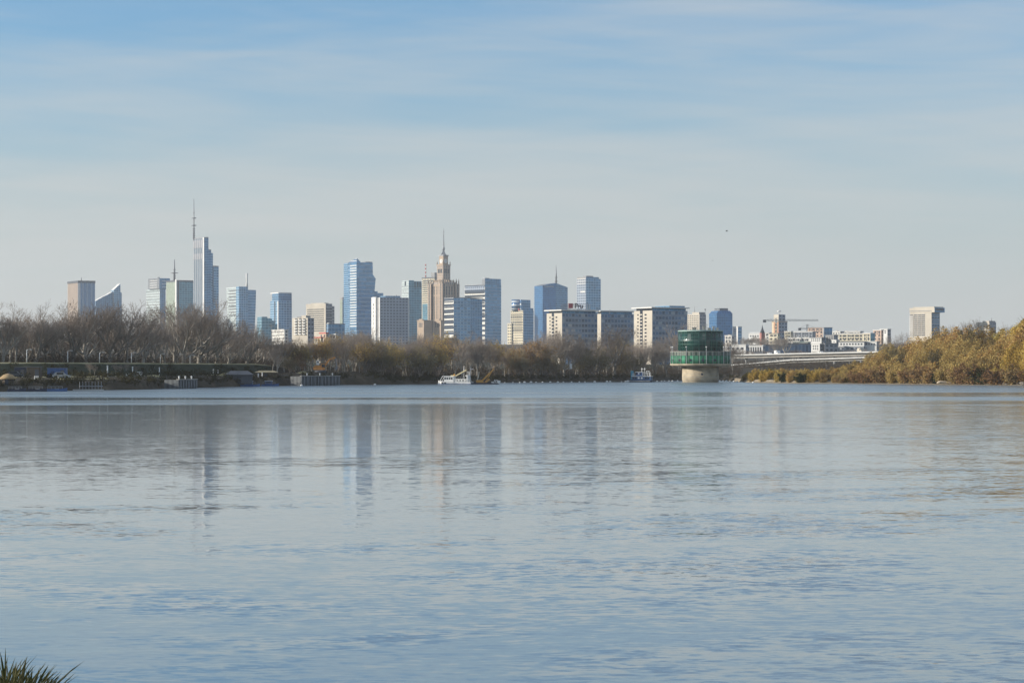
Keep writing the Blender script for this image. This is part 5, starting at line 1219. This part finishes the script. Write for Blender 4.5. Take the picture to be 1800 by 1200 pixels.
# ------------------------------------------------------------------ trees
BARK = None
def bark(name, col, var):
    m, nt, out = nodes_of(name)
    tc = N(nt, 'ShaderNodeTexCoord'); no = N(nt, 'ShaderNodeTexNoise'); no.inputs['Scale'].default_value = 1.3; no.inputs['Detail'].default_value = 5; nt.links.new(tc.outputs['Object'], no.inputs['Vector'])
    oi = N(nt, 'ShaderNodeObjectInfo')
    c = mixc(nt, no.outputs[0], tuple(x * .6 for x in col), tuple(x * 1.35 for x in col))
    c = mixc(nt, math_n(nt, 'MULTIPLY', oi.outputs['Random'], var), c, tuple(x * .42 for x in col))
    p = N(nt, 'ShaderNodeBsdfPrincipled'); nt.links.new(c, p.inputs['Base Color']); p.inputs['Roughness'].default_value = .9; p.inputs['Specular IOR Level'].default_value = .2
    nt.links.new(p.outputs[0], out.inputs[0]); return m
def leafmat(name, cols, trans=.3):
    """per-leaf and per-tree colour"""
    m, nt, out = nodes_of(name)
    gi = N(nt, 'ShaderNodeNewGeometry'); oi = N(nt, 'ShaderNodeObjectInfo')
    tc = N(nt, 'ShaderNodeTexCoord'); no = N(nt, 'ShaderNodeTexNoise'); no.inputs['Scale'].default_value = .45; no.inputs['Detail'].default_value = 3; nt.links.new(tc.outputs['Object'], no.inputs['Vector'])
    f = math_n(nt, 'ADD', math_n(nt, 'MULTIPLY', gi.outputs['Random Per Island'], .3), math_n(nt, 'ADD', math_n(nt, 'MULTIPLY', oi.outputs['Random'], .62), math_n(nt, 'MULTIPLY', math_n(nt, 'SUBTRACT', no.outputs[0], .4), .9)))
    n = len(cols); c = col_ramp(nt, f, [(i / (n - 1) * .8 + .1, cc) for i, cc in enumerate(cols)])
    d = N(nt, 'ShaderNodeBsdfDiffuse'); t = N(nt, 'ShaderNodeBsdfTranslucent'); nt.links.new(c, d.inputs[0]); nt.links.new(c, t.inputs[0])
    mx = N(nt, 'ShaderNodeMixShader'); mx.inputs[0].default_value = trans; nt.links.new(d.outputs[0], mx.inputs[1]); nt.links.new(t.outputs[0], mx.inputs[2])
    nt.links.new(mx.outputs[0], out.inputs[0]); return m
B_PALE = bark('pale_bark', (.42, .385, .335), .95)
B_TWIG = bark('twig_bark', (.35, .295, .25), .7)
B_DARK = bark('dark_twigs', (.07, .055, .042), .6)
L_WIL = leafmat('willow_leaves', [(.16, .11, .055), (.3, .21, .085), (.46, .345, .13), (.57, .43, .165), (.45, .26, .1)], .3)
L_GOLD = leafmat('golden_leaves', [(.24, .155, .05), (.43, .3, .08), (.54, .38, .1), (.46, .38, .13)], .3)
L_RUST = leafmat('rust_leaves', [(.15, .09, .05), (.28, .165, .08), (.36, .23, .11), (.32, .25, .12)], .25)
L_OLIVE = leafmat('olive_leaves', [(.1, .085, .05), (.18, .15, .08), (.26, .22, .11), (.22, .16, .09)], .25)
L_DARK = leafmat('dark_green_leaves', [(.012, .02, .01), (.03, .045, .016), (.05, .065, .025)], .2)

class Geo:
    def __init__(s): s.V = []; s.Fq = []; s.n = 0
    def tube(s, pts, rad, k):
        pts = np.asarray(pts); n = len(pts)
        d = np.empty_like(pts); d[:-1] = pts[1:] - pts[:-1]; d[-1] = d[-2]; d /= np.linalg.norm(d, axis=1)[:, None] + 1e-9
        ref = np.array((.31, .95, .02)) if abs(d[0][2]) > .5 else np.array((0, 0, 1.0))
        a = np.cross(d, ref); a /= np.linalg.norm(a, axis=1)[:, None] + 1e-9; b = np.cross(d, a)
        th = np.arange(k) * 2 * pi / k
        ring = pts[:, None, :] + np.asarray(rad)[:, None, None] * (np.cos(th)[None, :, None] * a[:, None, :] + np.sin(th)[None, :, None] * b[:, None, :])
        s.V.append(ring.reshape(-1, 3))
        i = np.arange(n - 1)[:, None]; j = np.arange(k)[None, :]; j2 = (j + 1) % k
        q = np.stack([i * k + j, i * k + j2, (i + 1) * k + j2, (i + 1) * k + j], -1).reshape(-1, 4) + s.n
        s.Fq.append(q); s.n += n * k
    def quads(s, C, U, W):
        """leaf quads: centres, half axes"""
        v = np.stack([C - U - W * .3, C - U * .1 + W, C + U + W * .2, C - U * .1 - W], 1).reshape(-1, 3); m = len(C)
        s.V.append(v); s.Fq.append(np.arange(m * 4).reshape(-1, 4) + s.n); s.n += m * 4
    def mesh(s, name, mat):
        v = np.concatenate(s.V); f = np.concatenate(s.Fq); me = bpy.data.meshes.new(name)
        me.vertices.add(len(v)); me.vertices.foreach_set('co', v.astype('f').ravel()); me.loops.add(f.size); me.loops.foreach_set('vertex_index', f.astype('i').ravel())
        me.polygons.add(len(f)); me.polygons.foreach_set('loop_start', np.arange(len(f), dtype='i') * 4); me.polygons.foreach_set('loop_total', np.full(len(f), 4, 'i'))
        me.update(calc_edges=True); me.validate(); me.materials.append(mat); return me
def unit(v): return v / (np.linalg.norm(v) + 1e-9)
def grow(seed, H, spread=.55, trunk=.3, nkids=(6, 5, 4, 4, 2), lens=(.34, .2, .125, .075, .045), r0=.5, up=.14, lean=0.0, leaf=None, rmin=.026):
    rg = np.random.RandomState(seed); tr, cr, lf = Geo(), Geo(), Geo()
    def br(p, d, L, r, lev):
        ns = 5 if lev == 0 else 4 if lev < 3 else 3 if lev == 3 else 2
        pts = [p]; wob = .07 if lev == 0 else .16
        for i in range(ns):
            d = unit(d + rg.normal(0, wob, 3) + np.array((0, 0, up * (1 if lev else .3)))); p = p + d * L / ns; pts.append(p)
        last = lev == len(nkids); rr = np.linspace(r, r * (.35 if last else .6), ns + 1)
        (tr if lev <= 2 else cr).tube(pts, np.maximum(rr, rmin * .55), 6 if lev == 0 else 5 if lev == 1 else 4 if lev == 2 else 3)
        if leaf and lev >= len(nkids) - 1:
            m = leaf[0]
            C = np.array(pts)[rg.randint(0, ns + 1, m)] + rg.normal(0, .3, (m, 3)); q = rg.normal(0, 1, (m, 3)); q /= np.linalg.norm(q, axis=1)[:, None]; w = np.cross(q, rg.normal(0, 1, (m, 3))); w /= np.linalg.norm(w, axis=1)[:, None]
            lf.quads(C, q * leaf[1], w * leaf[1] * .6)
        if last: return
        n = nkids[lev]; n = max(2, n + rg.randint(-1, 2)); az = rg.uniform(0, 2 * pi)
        for k in range(n):
            t = 1.0 if k == 0 else rg.uniform(.45 if lev == 0 else .3, 1.0); idx = t * ns; i = min(int(idx), ns - 1); pp = pts[i] + (pts[i + 1] - pts[i]) * (idx - i)
            dd = unit(pts[i + 1] - pts[i]); az += 2.4 + rg.uniform(-.5, .5); a = np.cross(dd, (.2, .9, .1)); a = unit(a); b = np.cross(dd, a)
            ang = (spread * rg.uniform(.35, 1.25) if lev == 0 else rg.uniform(.4, 1.0)) * (.35 if k == 0 else 1)
            nd = unit(dd * cos(ang) + (a * cos(az) + b * sin(az)) * sin(ang))
            br(pp, nd, lens[lev] * H * rg.uniform(.7, 1.2) * (1.15 - .35 * t if lev else 1.0), max(rmin, r * (1 - .4 * t) * (.72 if k == 0 else rg.uniform(.48, .7))), lev + 1)
    br(np.array((0, 0, -.4)), unit(np.array((lean, 0, 1.0))), trunk * H, r0, 0)
    return tr, cr, lf
def bush(seed, H, W, stems, leaves, ls, lean=.15, low=.12, twig=True, droop=.5):
    """many stems fanning from the ground, each a plume of narrow leaves"""
    rg = np.random.RandomState(seed); st, lf = Geo(), Geo(); per = max(1, leaves // stems)
    for i in range(stems):
        az = rg.uniform(0, 2 * pi); rad = W * sqrt(rg.uniform(0, 1)); h = H * rg.uniform(.55, 1.0) * (1 - .25 * (rad / W) ** 2)
        base = np.array((rad * .35 * cos(az), rad * .35 * sin(az), -.3)); top = np.array((rad * cos(az) + lean * h, rad * sin(az), h))
        mid = base * .55 + top * .45 + np.array((-lean * h * .25, 0, h * .14)); t = np.linspace(0, 1, 7)[:, None]
        pts = (1 - t) ** 2 * base + 2 * t * (1 - t) * mid + t ** 2 * top + rg.normal(0, .06, (7, 3)) * t
        st.tube(pts, np.linspace(.05 + .008 * H, .018, 7), 3)
        if twig:
            for k in range(9):
                u = rg.uniform(.3, .95) * 6; j = int(u); p = pts[j] + (pts[j + 1] - pts[j]) * (u - j); d = unit(unit(pts[j + 1] - pts[j]) + rg.normal(0, .5, 3)); l = H * rg.uniform(.06, .16)
                st.tube([p, p + d * l * .5, p + d * l + np.array((0, 0, -.05 * l))], [.025, .02, .012], 3)
        m = per; u = (low + (1 - low) * rg.uniform(0, 1, m) ** .8); T = u[:, None]
        C = (1 - T) ** 2 * base + 2 * T * (1 - T) * mid + T ** 2 * top
        wid = (.10 + .06 * H * np.sin(np.clip(u, 0, 1) * pi) ** .7)[:, None]
        C = C + rg.normal(0, 1, (m, 3)) * wid * np.array((1, 1, .8))
        tg = unit(top - mid); q = rg.normal(0, .55, (m, 3)) + tg * .9 - np.array((0, 0, droop)); q /= np.linalg.norm(q, axis=1)[:, None]
        w = np.cross(q, rg.normal(0, 1, (m, 3))); w /= np.linalg.norm(w, axis=1)[:, None]; s_ = (ls * rg.uniform(.6, 1.3, m))[:, None]
        C[:, 2] = np.maximum(C[:, 2], .05)
        lf.quads(C, q * s_, w * s_ * .42)
    return st, lf

class Kind:
    """one grown tree; put() places it, then copies of it with copies of its parts"""
    def __init__(s, name, parts, H): s.name, s.parts, s.H, s.first = name, parts, H, None
    def put(s, X, Y, h, label, cat, group, rz, wid=1.0, mats=None, name=None):
        z = ground_z(X, Y) - .25
        if s.first is None:
            r = empty(name or s.name, (X, Y, z)); s.first = r
            for n, me in s.parts: o = bpy.data.objects.new(n, me); COL.objects.link(o); o.parent = r
        else: r = copy_tree(s.first); r.location = (X, Y, z); r.name = name or s.name
        k = h / s.H; r.scale = (k * wid, k * wid, k); r.rotation_euler = (0, 0, rz)
        for key in ('label', 'category', 'group'):
            if key in r: del r[key]
        return tag(r, label, cat, group)
def heightof(*gs): return float(np.percentile(np.concatenate([np.concatenate(g.V) for g in gs if g.V])[:, 2], 99.7))
def bare_kind(seed, **kw):
    t, c, l = grow(seed, 20, **kw); H = heightof(t, c); parts = [('trunk', t.mesh('trunk', B_PALE)), ('crown', c.mesh('crown', B_TWIG))]
    return Kind('bare_tree', parts, H)
BARE = [bare_kind(1, spread=.8, trunk=.22, nkids=(7, 5, 5, 4, 2)), bare_kind(2, spread=.6, trunk=.25, nkids=(5, 4, 4, 4, 2)), bare_kind(3, spread=.95, trunk=.18, nkids=(6, 4, 4, 4, 2)), bare_kind(4, spread=.5, trunk=.32, nkids=(5, 4, 4, 4, 2)), bare_kind(8, spread=.85, trunk=.25, lean=.2, nkids=(5, 4, 4, 4, 2)), bare_kind(6, spread=.75, trunk=.2, nkids=(6, 5, 4, 4, 2))]
SLIM = [bare_kind(21, spread=.4, trunk=.32, r0=.26, lens=(.32, .15, .1, .07, .04)), bare_kind(22, spread=.5, trunk=.24, r0=.26, lens=(.34, .17, .11, .07, .04)), bare_kind(23, spread=.55, trunk=.2, r0=.3, up=.2), bare_kind(24, spread=.35, trunk=.4, r0=.24, lens=(.28, .15, .1, .06, .04))]
def leafy_kind(seed, mat, leaf, name, **kw):
    t, c, l = grow(seed, 14, leaf=leaf, nkids=(7, 6, 5, 4), lens=(.36, .24, .15, .08), **kw); H = heightof(t, c)
    return Kind(name, [('trunk', t.mesh('trunk', B_TWIG)), ('crown', c.mesh('crown', B_TWIG)), ('foliage', l.mesh('foliage', mat))], H)
ORANGE_T = leafy_kind(31, L_RUST, (4, .2), 'leafy_tree', spread=.9, trunk=.18, r0=.3)
OLIVE_T = leafy_kind(32, L_OLIVE, (4, .18), 'leafy_tree', spread=.9, trunk=.16, r0=.3)
OLIVE_T2 = leafy_kind(33, L_WIL, (3, .18), 'leafy_tree', spread=.7, trunk=.14, r0=.28)
def bush_kind(seed, mat, H, W, stems, leaves, ls, name='willow_bush', **kw):
    st, lf = bush(seed, H, W, stems, leaves, ls, **kw); return Kind(name, [('stems', st.mesh('stems', B_DARK)), ('foliage', lf.mesh('foliage', mat))], heightof(st, lf))
WIL = [bush_kind(41, L_WIL, 8, 3.0, 20, 4200, .22), bush_kind(42, L_WIL, 8, 2.4, 16, 3600, .22, lean=.28), bush_kind(43, L_GOLD, 8, 2.8, 18, 4200, .22, lean=.2)]
WTREE = [bush_kind(44, L_WIL, 16, 4.2, 24, 9000, .26, 'willow_tree', lean=.16), bush_kind(45, L_GOLD, 16, 4.6, 26, 11000, .26, 'willow_tree', lean=.2), bush_kind(46, L_OLIVE, 16, 3.6, 22, 6000, .24, 'willow_tree', lean=.1)]
RUSTB = [bush_kind(47, L_RUST, 3.5, 2.2, 22, 2600, .16, 'brush_shrub', lean=.1), bush_kind(48, L_RUST, 3.5, 2.6, 22, 2400, .16, 'brush_shrub', lean=.05)]
DARKB = bush_kind(49, L_DARK, 5, 2.6, 18, 3600, .2, 'evergreen_shrub', lean=.05)
SHRUB = [bush_kind(50, L_OLIVE, 3.0, 2.2, 24, 700, .15, 'bank_shrub', lean=.08), bush_kind(51, L_OLIVE, 3.0, 2.4, 26, 500, .15, 'bank_shrub', lean=.05)]

rt = random.Random(77)
TOP = [(-60, 530), (0, 530), (40, 533), (75, 536), (100, 546), (115, 541), (150, 531), (200, 530), (250, 533), (268, 545), (285, 541), (320, 531), (350, 528), (380, 545), (395, 560), (430, 561), (465, 567), (485, 588), (520, 592), (560, 592),
       (600, 583), (640, 578), (680, 588), (720, 586), (760, 580), (800, 583), (850, 588), (880, 588), (905, 597), (960, 582), (985, 575), (1010, 585), (1030, 598), (1055, 592), (1100, 592), (1120, 600), (1150, 592), (1175, 590), (1195, 575), (1240, 585)]
def top(px): return lerp_table(TOP, px)
def put_px(kind, px, ytop, s, label, cat='tree', group=None, wid=1.0, name=None, rz=None):
    D = shore(px) + s; X = wx(px, D); h = wz(ytop, D) - ground_z(X, D) + .25
    return kind.put(X, D, h, label, cat, group, rt.uniform(0, 2 * pi) if rz is None else rz, wid, None, name)
# hand placed front trees: px, top, distance behind the shore, grown form, width, label
FRONT = [
 (5, 530, 86, 'BARE', 3, 1.25, 'tall bare tree with pale trunk at the left picture edge'),
 (28, 546, 88, 'SLIM', 0, 1.5, 'slender bare tree right beside the leftmost tree'),
 (62, 533, 85, 'BARE', 1, 1.25, 'bare tree behind the lamp post nearest the left edge'),
 (97, 558, 90, 'SLIM', 1, 1.38, 'lower bare tree left of the brown striped tower'),
 (126, 541, 85, 'BARE', 2, 1.31, 'spreading bare tree below the brown striped tower'),
 (152, 532, 87, 'BARE', 0, 1.38, 'dark forked bare tree under the blue face of the leftmost tower'),
 (192, 531, 85, 'BARE', 5, 1.38, 'wide bare tree below the sail roofed building'),
 (222, 530, 86, 'BARE', 2, 1.38, 'tall fan shaped bare tree right of the sail roofed building'),
 (250, 544, 88, 'BARE', 4, 1.25, 'bare tree below the stacked pale tower'),
 (290, 543, 85, 'BARE', 4, 1.25, 'leaning bare tree below the olive glass tower'),
 (322, 532, 86, 'BARE', 5, 1.38, 'broad bare tree left of the foot of the tallest tower'),
 (350, 528, 85, 'BARE', 0, 1.5, 'dense round crowned bare tree at the foot of the tallest tower'),
 (380, 552, 88, 'BARE', 1, 1.25, 'bare tree just right of the tallest tower'),
 (400, 561, 84, 'BARE', 4, 1.25, 'bent pale bare tree below the flared tower'),
 (434, 560, 84, 'BARE', 2, 1.25, 'open branched pale bare tree below the right of the flared tower'),
 (464, 568, 86, 'BARE', 3, 1.25, 'last tall bare tree before the wood drops lower'),
 (606, 583, 40, 'BARE', 1, 0.95, 'bare tree with pale top below the slender blue tower'),
 (640, 577, 38, 'BARE', 0, 1.1, 'bare tree below the big banded skyscraper'),
 (722, 584, 36, 'SLIM', 3, 1.1, 'slim pale trunked bare tree below the teal tower'),
 (812, 582, 30, 'BARE', 3, 1.0, 'pale trunked bare tree above the dredger boat'),
 (838, 588, 34, 'SLIM', 1, 1.1, 'slim pale bare tree right above the yellow arm'),
 (970, 580, 28, 'BARE', 5, 0.9, 'bare tree before the end wall of the signed slab block'),
 (992, 574, 30, 'BARE', 2, 0.9, 'wide bare tree before the signed slab block'),
 (1016, 586, 32, 'SLIM', 2, 1.2, 'bare tree right of the wide one at the signed slab block'),
 (1079, 570, 24, 'BARE', 0, 1.15, 'big round crowned bare tree with white limbs before the middle slab block'),
 (1128, 592, 30, 'BARE', 2, 0.85, 'twisted pale bare tree before the tallest slab block end wall'),
 (1148, 596, 34, 'BARE', 4, 0.85, 'dark bare tree right of the twisted pale one'),
 (1172, 590, 22, 'SLIM', 2, 1.2, 'bare tree touching the left side of the green water tower'),
 (1198, 566, 140, 'BARE', 2, 0.9, 'tall reddish bare tree rising behind the green water tower'),
]
KS = {'BARE': BARE, 'SLIM': SLIM}
for px, yt, s, k, i, w, lab in FRONT: put_px(KS[k][i], px, yt, s, lab, 'tree', 'bare trees of the riverside wood', w)
for px, yt, s in ((500, 592, 52), (518, 593, 56), (536, 594, 54), (548, 592, 60), (557, 593, 52), (578, 590, 56), (590, 588, 52), (612, 586, 56), (624, 585, 52)):
    put_px(rt.choice(SLIM), px, yt, s, 'grey brown tree, bare or thinly leafed, in the packed middle wood across the river', 'tree', 'look-alike trees of the middle wood', 1.3)
for px, yt, s in ((158, 636, 40), (166, 640, 38), (203, 638, 47), (212, 640, 46), (222, 636, 48), (239, 641, 47)):
    put_px(SLIM[0], px, yt, s, 'small bare sapling on the terrace below the levee', 'tree', 'saplings below the levee', 1.0)
for px, yt, s in ((18, 548, 92), (45, 540, 94), (80, 544, 92), (110, 556, 90), (140, 540, 96), (172, 536, 92), (208, 538, 94), (238, 540, 92), (270, 552, 92), (306, 540, 94), (336, 536, 92), (364, 540, 94), (392, 566, 92), (418, 564, 94), (450, 570, 92)):
    put_px(rt.choice(BARE), px, yt + 8, s, 'bare grey tree among the look-alikes just behind the front row of the left wood', 'tree', 'look-alike trees behind the front row', 1.15)
# leafy single trees
for px, yt, s, K, w, lab in ((645, 601, 22, OLIVE_T2, 1.2, 'leafy olive green tree low in front of the wood'), (668, 612, 20, OLIVE_T, 1.1, 'darker olive bush tree right of the leafy olive tree'),
        (533, 606, 46, OLIVE_T2, .7, 'narrow yellowish leafy tree left of the excavator'), (524, 622, 44, ORANGE_T, .9, 'small orange brown leafy tree below the narrow yellowish one'), (508, 627, 42, OLIVE_T, 1.0, 'small dark olive leafy tree left of the orange brown one'),
        (567, 592, 44, OLIVE_T2, .8, 'faded yellow leafed tree behind the excavator'), (932, 599, 20, ORANGE_T, 1.25, 'rounded leafy tree with rust orange top before the wood'), (955, 612, 16, OLIVE_T, 1.2, 'brown olive leafy tree right of the rust orange one'),
        (912, 618, 16, OLIVE_T, .9, 'low olive leafy tree left of the rust orange one'), (1042, 612, 20, OLIVE_T, 1.3, 'olive brown tree left of the big round crowned tree'), (738, 608, 18, OLIVE_T, 1.1, 'olive tinted tree above the left of the dredger'), (768, 606, 20, OLIVE_T2, .9, 'yellowish thin tree above the dredger'), (1108, 620, 18, OLIVE_T, 1.1, 'dull olive tree between the big round tree and the blue work boat')):
    put_px(K, px, yt, s, lab, 'tree', None, w)
for px in range(-170, -20, 24): put_px(rt.choice(BARE), px, rt.uniform(530, 542), rt.uniform(84, 92), 'bare grey tree among the look-alikes just behind the front row of the left wood', 'tree', 'look-alike trees behind the front row', 1.1)
# rows of look-alikes behind them
def rows(x0, x1, step, srows, kinds, lab, grp, drop, jit=5):
    for r_, s in enumerate(srows):
        px = x0 + (r_ % 2) * step / 2
        while px < x1:
            p = px + rt.uniform(-.3, .3) * step
            if 490 < p < 628 and s < 45: px += step; continue
            yt = top(p) + drop[r_] + rt.uniform(-2, jit); k = rt.choice(kinds)
            put_px(k, p, yt, s + rt.uniform(-4, 4), lab, 'tree', grp, rt.uniform(.85, 1.2)); px += step * (1 + .15 * r_ / len(srows))
rows(-190, 482, 24, (104, 124), BARE + SLIM[:2], 'bare grey tree in the back rows behind the levee', 'look-alike trees behind the levee', (38, 28))
rows(482, 1165, 21, (28, 50, 68), SLIM + SLIM + BARE[1:4:2] + [OLIVE_T2], 'grey brown tree, bare or thinly leafed, in the packed middle wood across the river', 'look-alike trees of the middle wood', (14, 5, 3), 9)
rows(1170, 1300, 30, (60, 150), SLIM, 'bare tree in the gap around the green water tower', 'look-alike trees behind the water tower', (14, 6))
# far trees on the slope
for i in range(16):
    px = 1292 + i * 6.4 + rt.uniform(-3, 3); D = rt.uniform(1950, 2120); X = wx(px, D); yt = rt.uniform(589, 598)
    rt.choice(SLIM).put(X, D, max(7, wz(yt, D) - ground_z(X, D)), 'grey bare tree on the slope under the distant roofs', 'tree', 'bare trees on the distant slope', rt.uniform(0, 6), 1.5)
for px, yt, D, lab in ((1382, 583, 1800, 'big bare tree standing before the orange high rise'), (1366, 592, 1790, 'bare tree left of the big one below the orange high rise'), (1572, 587, 1500, 'bare reddish tree left of the willow slope'), (1590, 583, 1450, 'bare reddish tree under the cream hotel slab'), (1556, 590, 1520, 'bare tree at the right end of the distant roofs')):
    X = wx(px, D); BARE[2].put(X, D, wz(yt, D) - ground_z(X, D), lab, 'tree', None, rt.uniform(0, 6), 1.0)

# ------------------------------------------------------------------ willows on the right bank
WTOP = [(1296, 662), (1310, 652), (1330, 647), (1360, 645), (1400, 648), (1440, 645), (1480, 641), (1500, 634), (1520, 625), (1550, 606), (1580, 602), (1600, 592), (1640, 581), (1665, 576), (1700, 563), (1720, 568), (1735, 580), (1752, 584), (1765, 572), (1785, 562), (1800, 552), (1840, 545)]
def wtop(px): return lerp_table(WTOP, px)
labs = {'b': 'yellow green willow bush on the wooded right spit', 't': 'tall olive gold willow on the right bank', 'r': 'low rust brown brush along the right shore'}
for r_, (s, f) in enumerate(((6, .42), (14, .62), (24, .8), (36, .95), (50, 1.0))):
    px = 1306 + r_ * 6
    while px < 1835:
        p = px + rt.uniform(-4, 4); y0 = 668.0; f_ = max(f, .85) if p < 1450 else f
        yt = y0 + (wtop(p) - y0) * (f_ + rt.uniform(-.1, .08)); h = (y0 - yt) * shore(p) / F
        gold = p > 1755 and rt.random() < .75 or p < 1450 and rt.random() < .75
        if h > 9: K = WTREE[1] if gold else WTREE[rt.choice((0, 0, 0, 2))]; l = 'g' if gold else 't'
        else: K = WIL[2] if gold else WIL[rt.choice((0, 1))]; l = 'gb' if gold else 'b'
        lab = {'g': 'golden willow tree in the clump at the right picture edge' if p > 1700 else 'golden willow tree in the middle of the right bank', 't': labs['t'], 'gb': 'golden yellow willow bush on the right shore', 'b': labs['b']}[l]
        put_px(K, p, yt, s, lab, 'willow', {'g': 'golden willows at the right edge' if p > 1700 else 'golden willows mid bank', 't': 'olive willows on the right bank', 'gb': 'golden willow bushes', 'b': 'willow bushes on the right spit'}[l], rt.uniform(1.05, 1.45), None, 0 if rt.random() < .6 else rt.uniform(-.8, .8))
        px += 16 + min(22, h * 1.25)
for i in range(34):
    p = 1470 + i * 10.2 + rt.uniform(-4, 4); put_px(RUSTB[i % 2], p, 668 - rt.uniform(10, 26) * smooth(1440, 1560, p) - 4, rt.uniform(5, 11), labs['r'], 'brush', 'rust brown shore brush', rt.uniform(1.0, 1.5))
for px, yt, lab in ((1648, 656, 'dark green shrub above the left end of the driftwood'), (1727, 646, 'dark green shrub in a shaded hollow left of the rocks'), (1378, 655, 'dark shrub on the spit left of its middle'), (1410, 655, 'dark shrub in the middle of the spit')):
    put_px(DARKB, px, yt, 5, lab, 'shrub', None, 1.3)
for px, yt, lab in ((1700, 566, 'thin nearly bare tree left of the shorter cream tower'), (1722, 562, 'thin nearly bare tree before the shorter cream tower'), (1668, 575, 'reddish thin tree right of the cream hotel slab'), (1770, 570, 'thin bare tree above the golden clump')):
    put_px(SLIM[1], px, yt, 58, lab, 'tree', None, 1.0)

# ------------------------------------------------------------------ undergrowth that nobody could count
def undergrowth(name, lab, spans, mat, n, hmin, hmax, leaves, seed):
    rg = np.random.RandomState(seed); g = Geo()
    for i in range(n):
        x0, x1, s0, s1 = spans[rg.randint(len(spans))]; px = rg.uniform(x0, x1); D = shore(px) + rg.uniform(s0, s1); X = wx(px, D); z = ground_z(X, D); h = rg.uniform(hmin, hmax); w = h * rg.uniform(.5, .9)
        for k in range(7):
            a = rg.uniform(0, 2 * pi); e = np.array((cos(a) * w * rg.uniform(.2, 1), sin(a) * w * rg.uniform(.2, 1), h * rg.uniform(.6, 1)))
            p = np.array((X, D, z - .1)); g.tube([p, p + e * .5 + rg.normal(0, .12, 3), p + e], [.045, .035, .015], 3)
        m = leaves; C = np.array((X, D, z)) + rg.normal(0, 1, (m, 3)) * np.array((w * .5, w * .5, h * .24)) + np.array((0, 0, h * .5)); C[:, 2] = np.maximum(C[:, 2], z)
        q = rg.normal(0, 1, (m, 3)); q /= np.linalg.norm(q, axis=1)[:, None]; v = np.cross(q, rg.normal(0, 1, (m, 3))); v /= np.linalg.norm(v, axis=1)[:, None]; s_ = rg.uniform(.12, .28, m)[:, None]
        g.quads(C, q * s_, v * s_ * .5)
    o = bpy.data.objects.new(name, g.mesh(name, mat)); COL.objects.link(o); tag(o, lab, None, None, 'stuff')
L_UNDER = leafmat('undergrowth_leaves', [(.05, .042, .036), (.08, .066, .055), (.1, .082, .065), (.08, .07, .05)], .15)
L_BANKW = leafmat('bank_weeds', [(.03, .028, .014), (.055, .05, .022), (.1, .085, .04), (.07, .045, .025)], .2)
undergrowth('undergrowth', 'dense brown undergrowth filling the riverside wood', [(-60, 482, 92, 150), (-60, 482, 78, 140), (640, 1300, 22, 80), (482, 1300, 48, 95), (1290, 1560, 330, 520)], L_UNDER, 1700, 1.6, 5.0, 60, 5)
for i in range(26):
    px = 1285 + i * 10.5 + rt.uniform(-4, 4); D = rt.uniform(1420, 1720); X = wx(px, D); rt.choice(SLIM).put(X, D, max(5, wz(rt.uniform(612, 620), D) - ground_z(X, D)), 'dark bare tree on the low ground behind the bridge', 'tree', 'bare trees behind the bridge', rt.uniform(0, 6), 1.6)
undergrowth('bank_weeds', 'low dark weeds covering the far bank slope', [(650, 1160, 2, 22), (640, 1300, 1, 16), (-60, 640, 2, 9), (-60, 470, 24, 60), (1480, 1840, 4, 14)], L_BANKW, 950, .6, 2.0, 34, 6)

# ------------------------------------------------------------------ near grass at the lower left
def near_grass():
    rg = np.random.RandomState(9); V = []; Fq = []; n = 0
    for i in range(3200):
        y = rg.uniform(7.2, 8.8); x = -1.6 * y / 8 - abs(rg.normal(0, .1 if i < 2600 else .2)) if i < 3000 else rg.uniform(-3.6, -1.75)
        edge = min(1.0, max(0, (-1.56 * y / 8 - x) / .2)); h = (.13 + .09 * edge) * rg.uniform(.45, 1.45)
        b = np.array((x, y, near_ground(x, y) - .03)); a = rg.normal(.3, .8); lean = rg.uniform(.15, .85) * h
        tip = b + np.array((sin(a) * lean, rg.normal(0, .2) * lean, h)); side = np.array((cos(rg.uniform(-.8, .8)), rg.normal(0, .4), 0)); side /= np.linalg.norm(side); w = rg.uniform(.003, .0065)
        bend = b * .45 + tip * .55 + np.array((-sin(a) * lean * .3, 0, h * .1))
        for k, t in enumerate((0, .3, .6, .85, 1.0)):
            p = (1 - t) ** 2 * b + 2 * t * (1 - t) * bend + t * t * tip; ww = w * (1, 1, .85, .5, .06)[k]; V += [tuple(p - side * ww), tuple(p + np.array((0, .002, 0))), tuple(p + side * ww)]
        for k in range(4):
            o_ = n + k * 3; Fq += [(o_, o_ + 1, o_ + 4, o_ + 3), (o_ + 1, o_ + 2, o_ + 5, o_ + 4)]
        n += 15
    me = bpy.data.meshes.new('grass'); me.from_pydata(V, [], Fq); me.materials.append(leafmat('grass_blades', [(.012, .018, .007), (.03, .04, .015), (.07, .08, .03), (.2, .18, .1)], .25)); me.update()
    o = bpy.data.objects.new('grass', me); COL.objects.link(o); tag(o, 'tuft of long dark grass blades on the near bank', None, None, 'stuff')
near_grass()
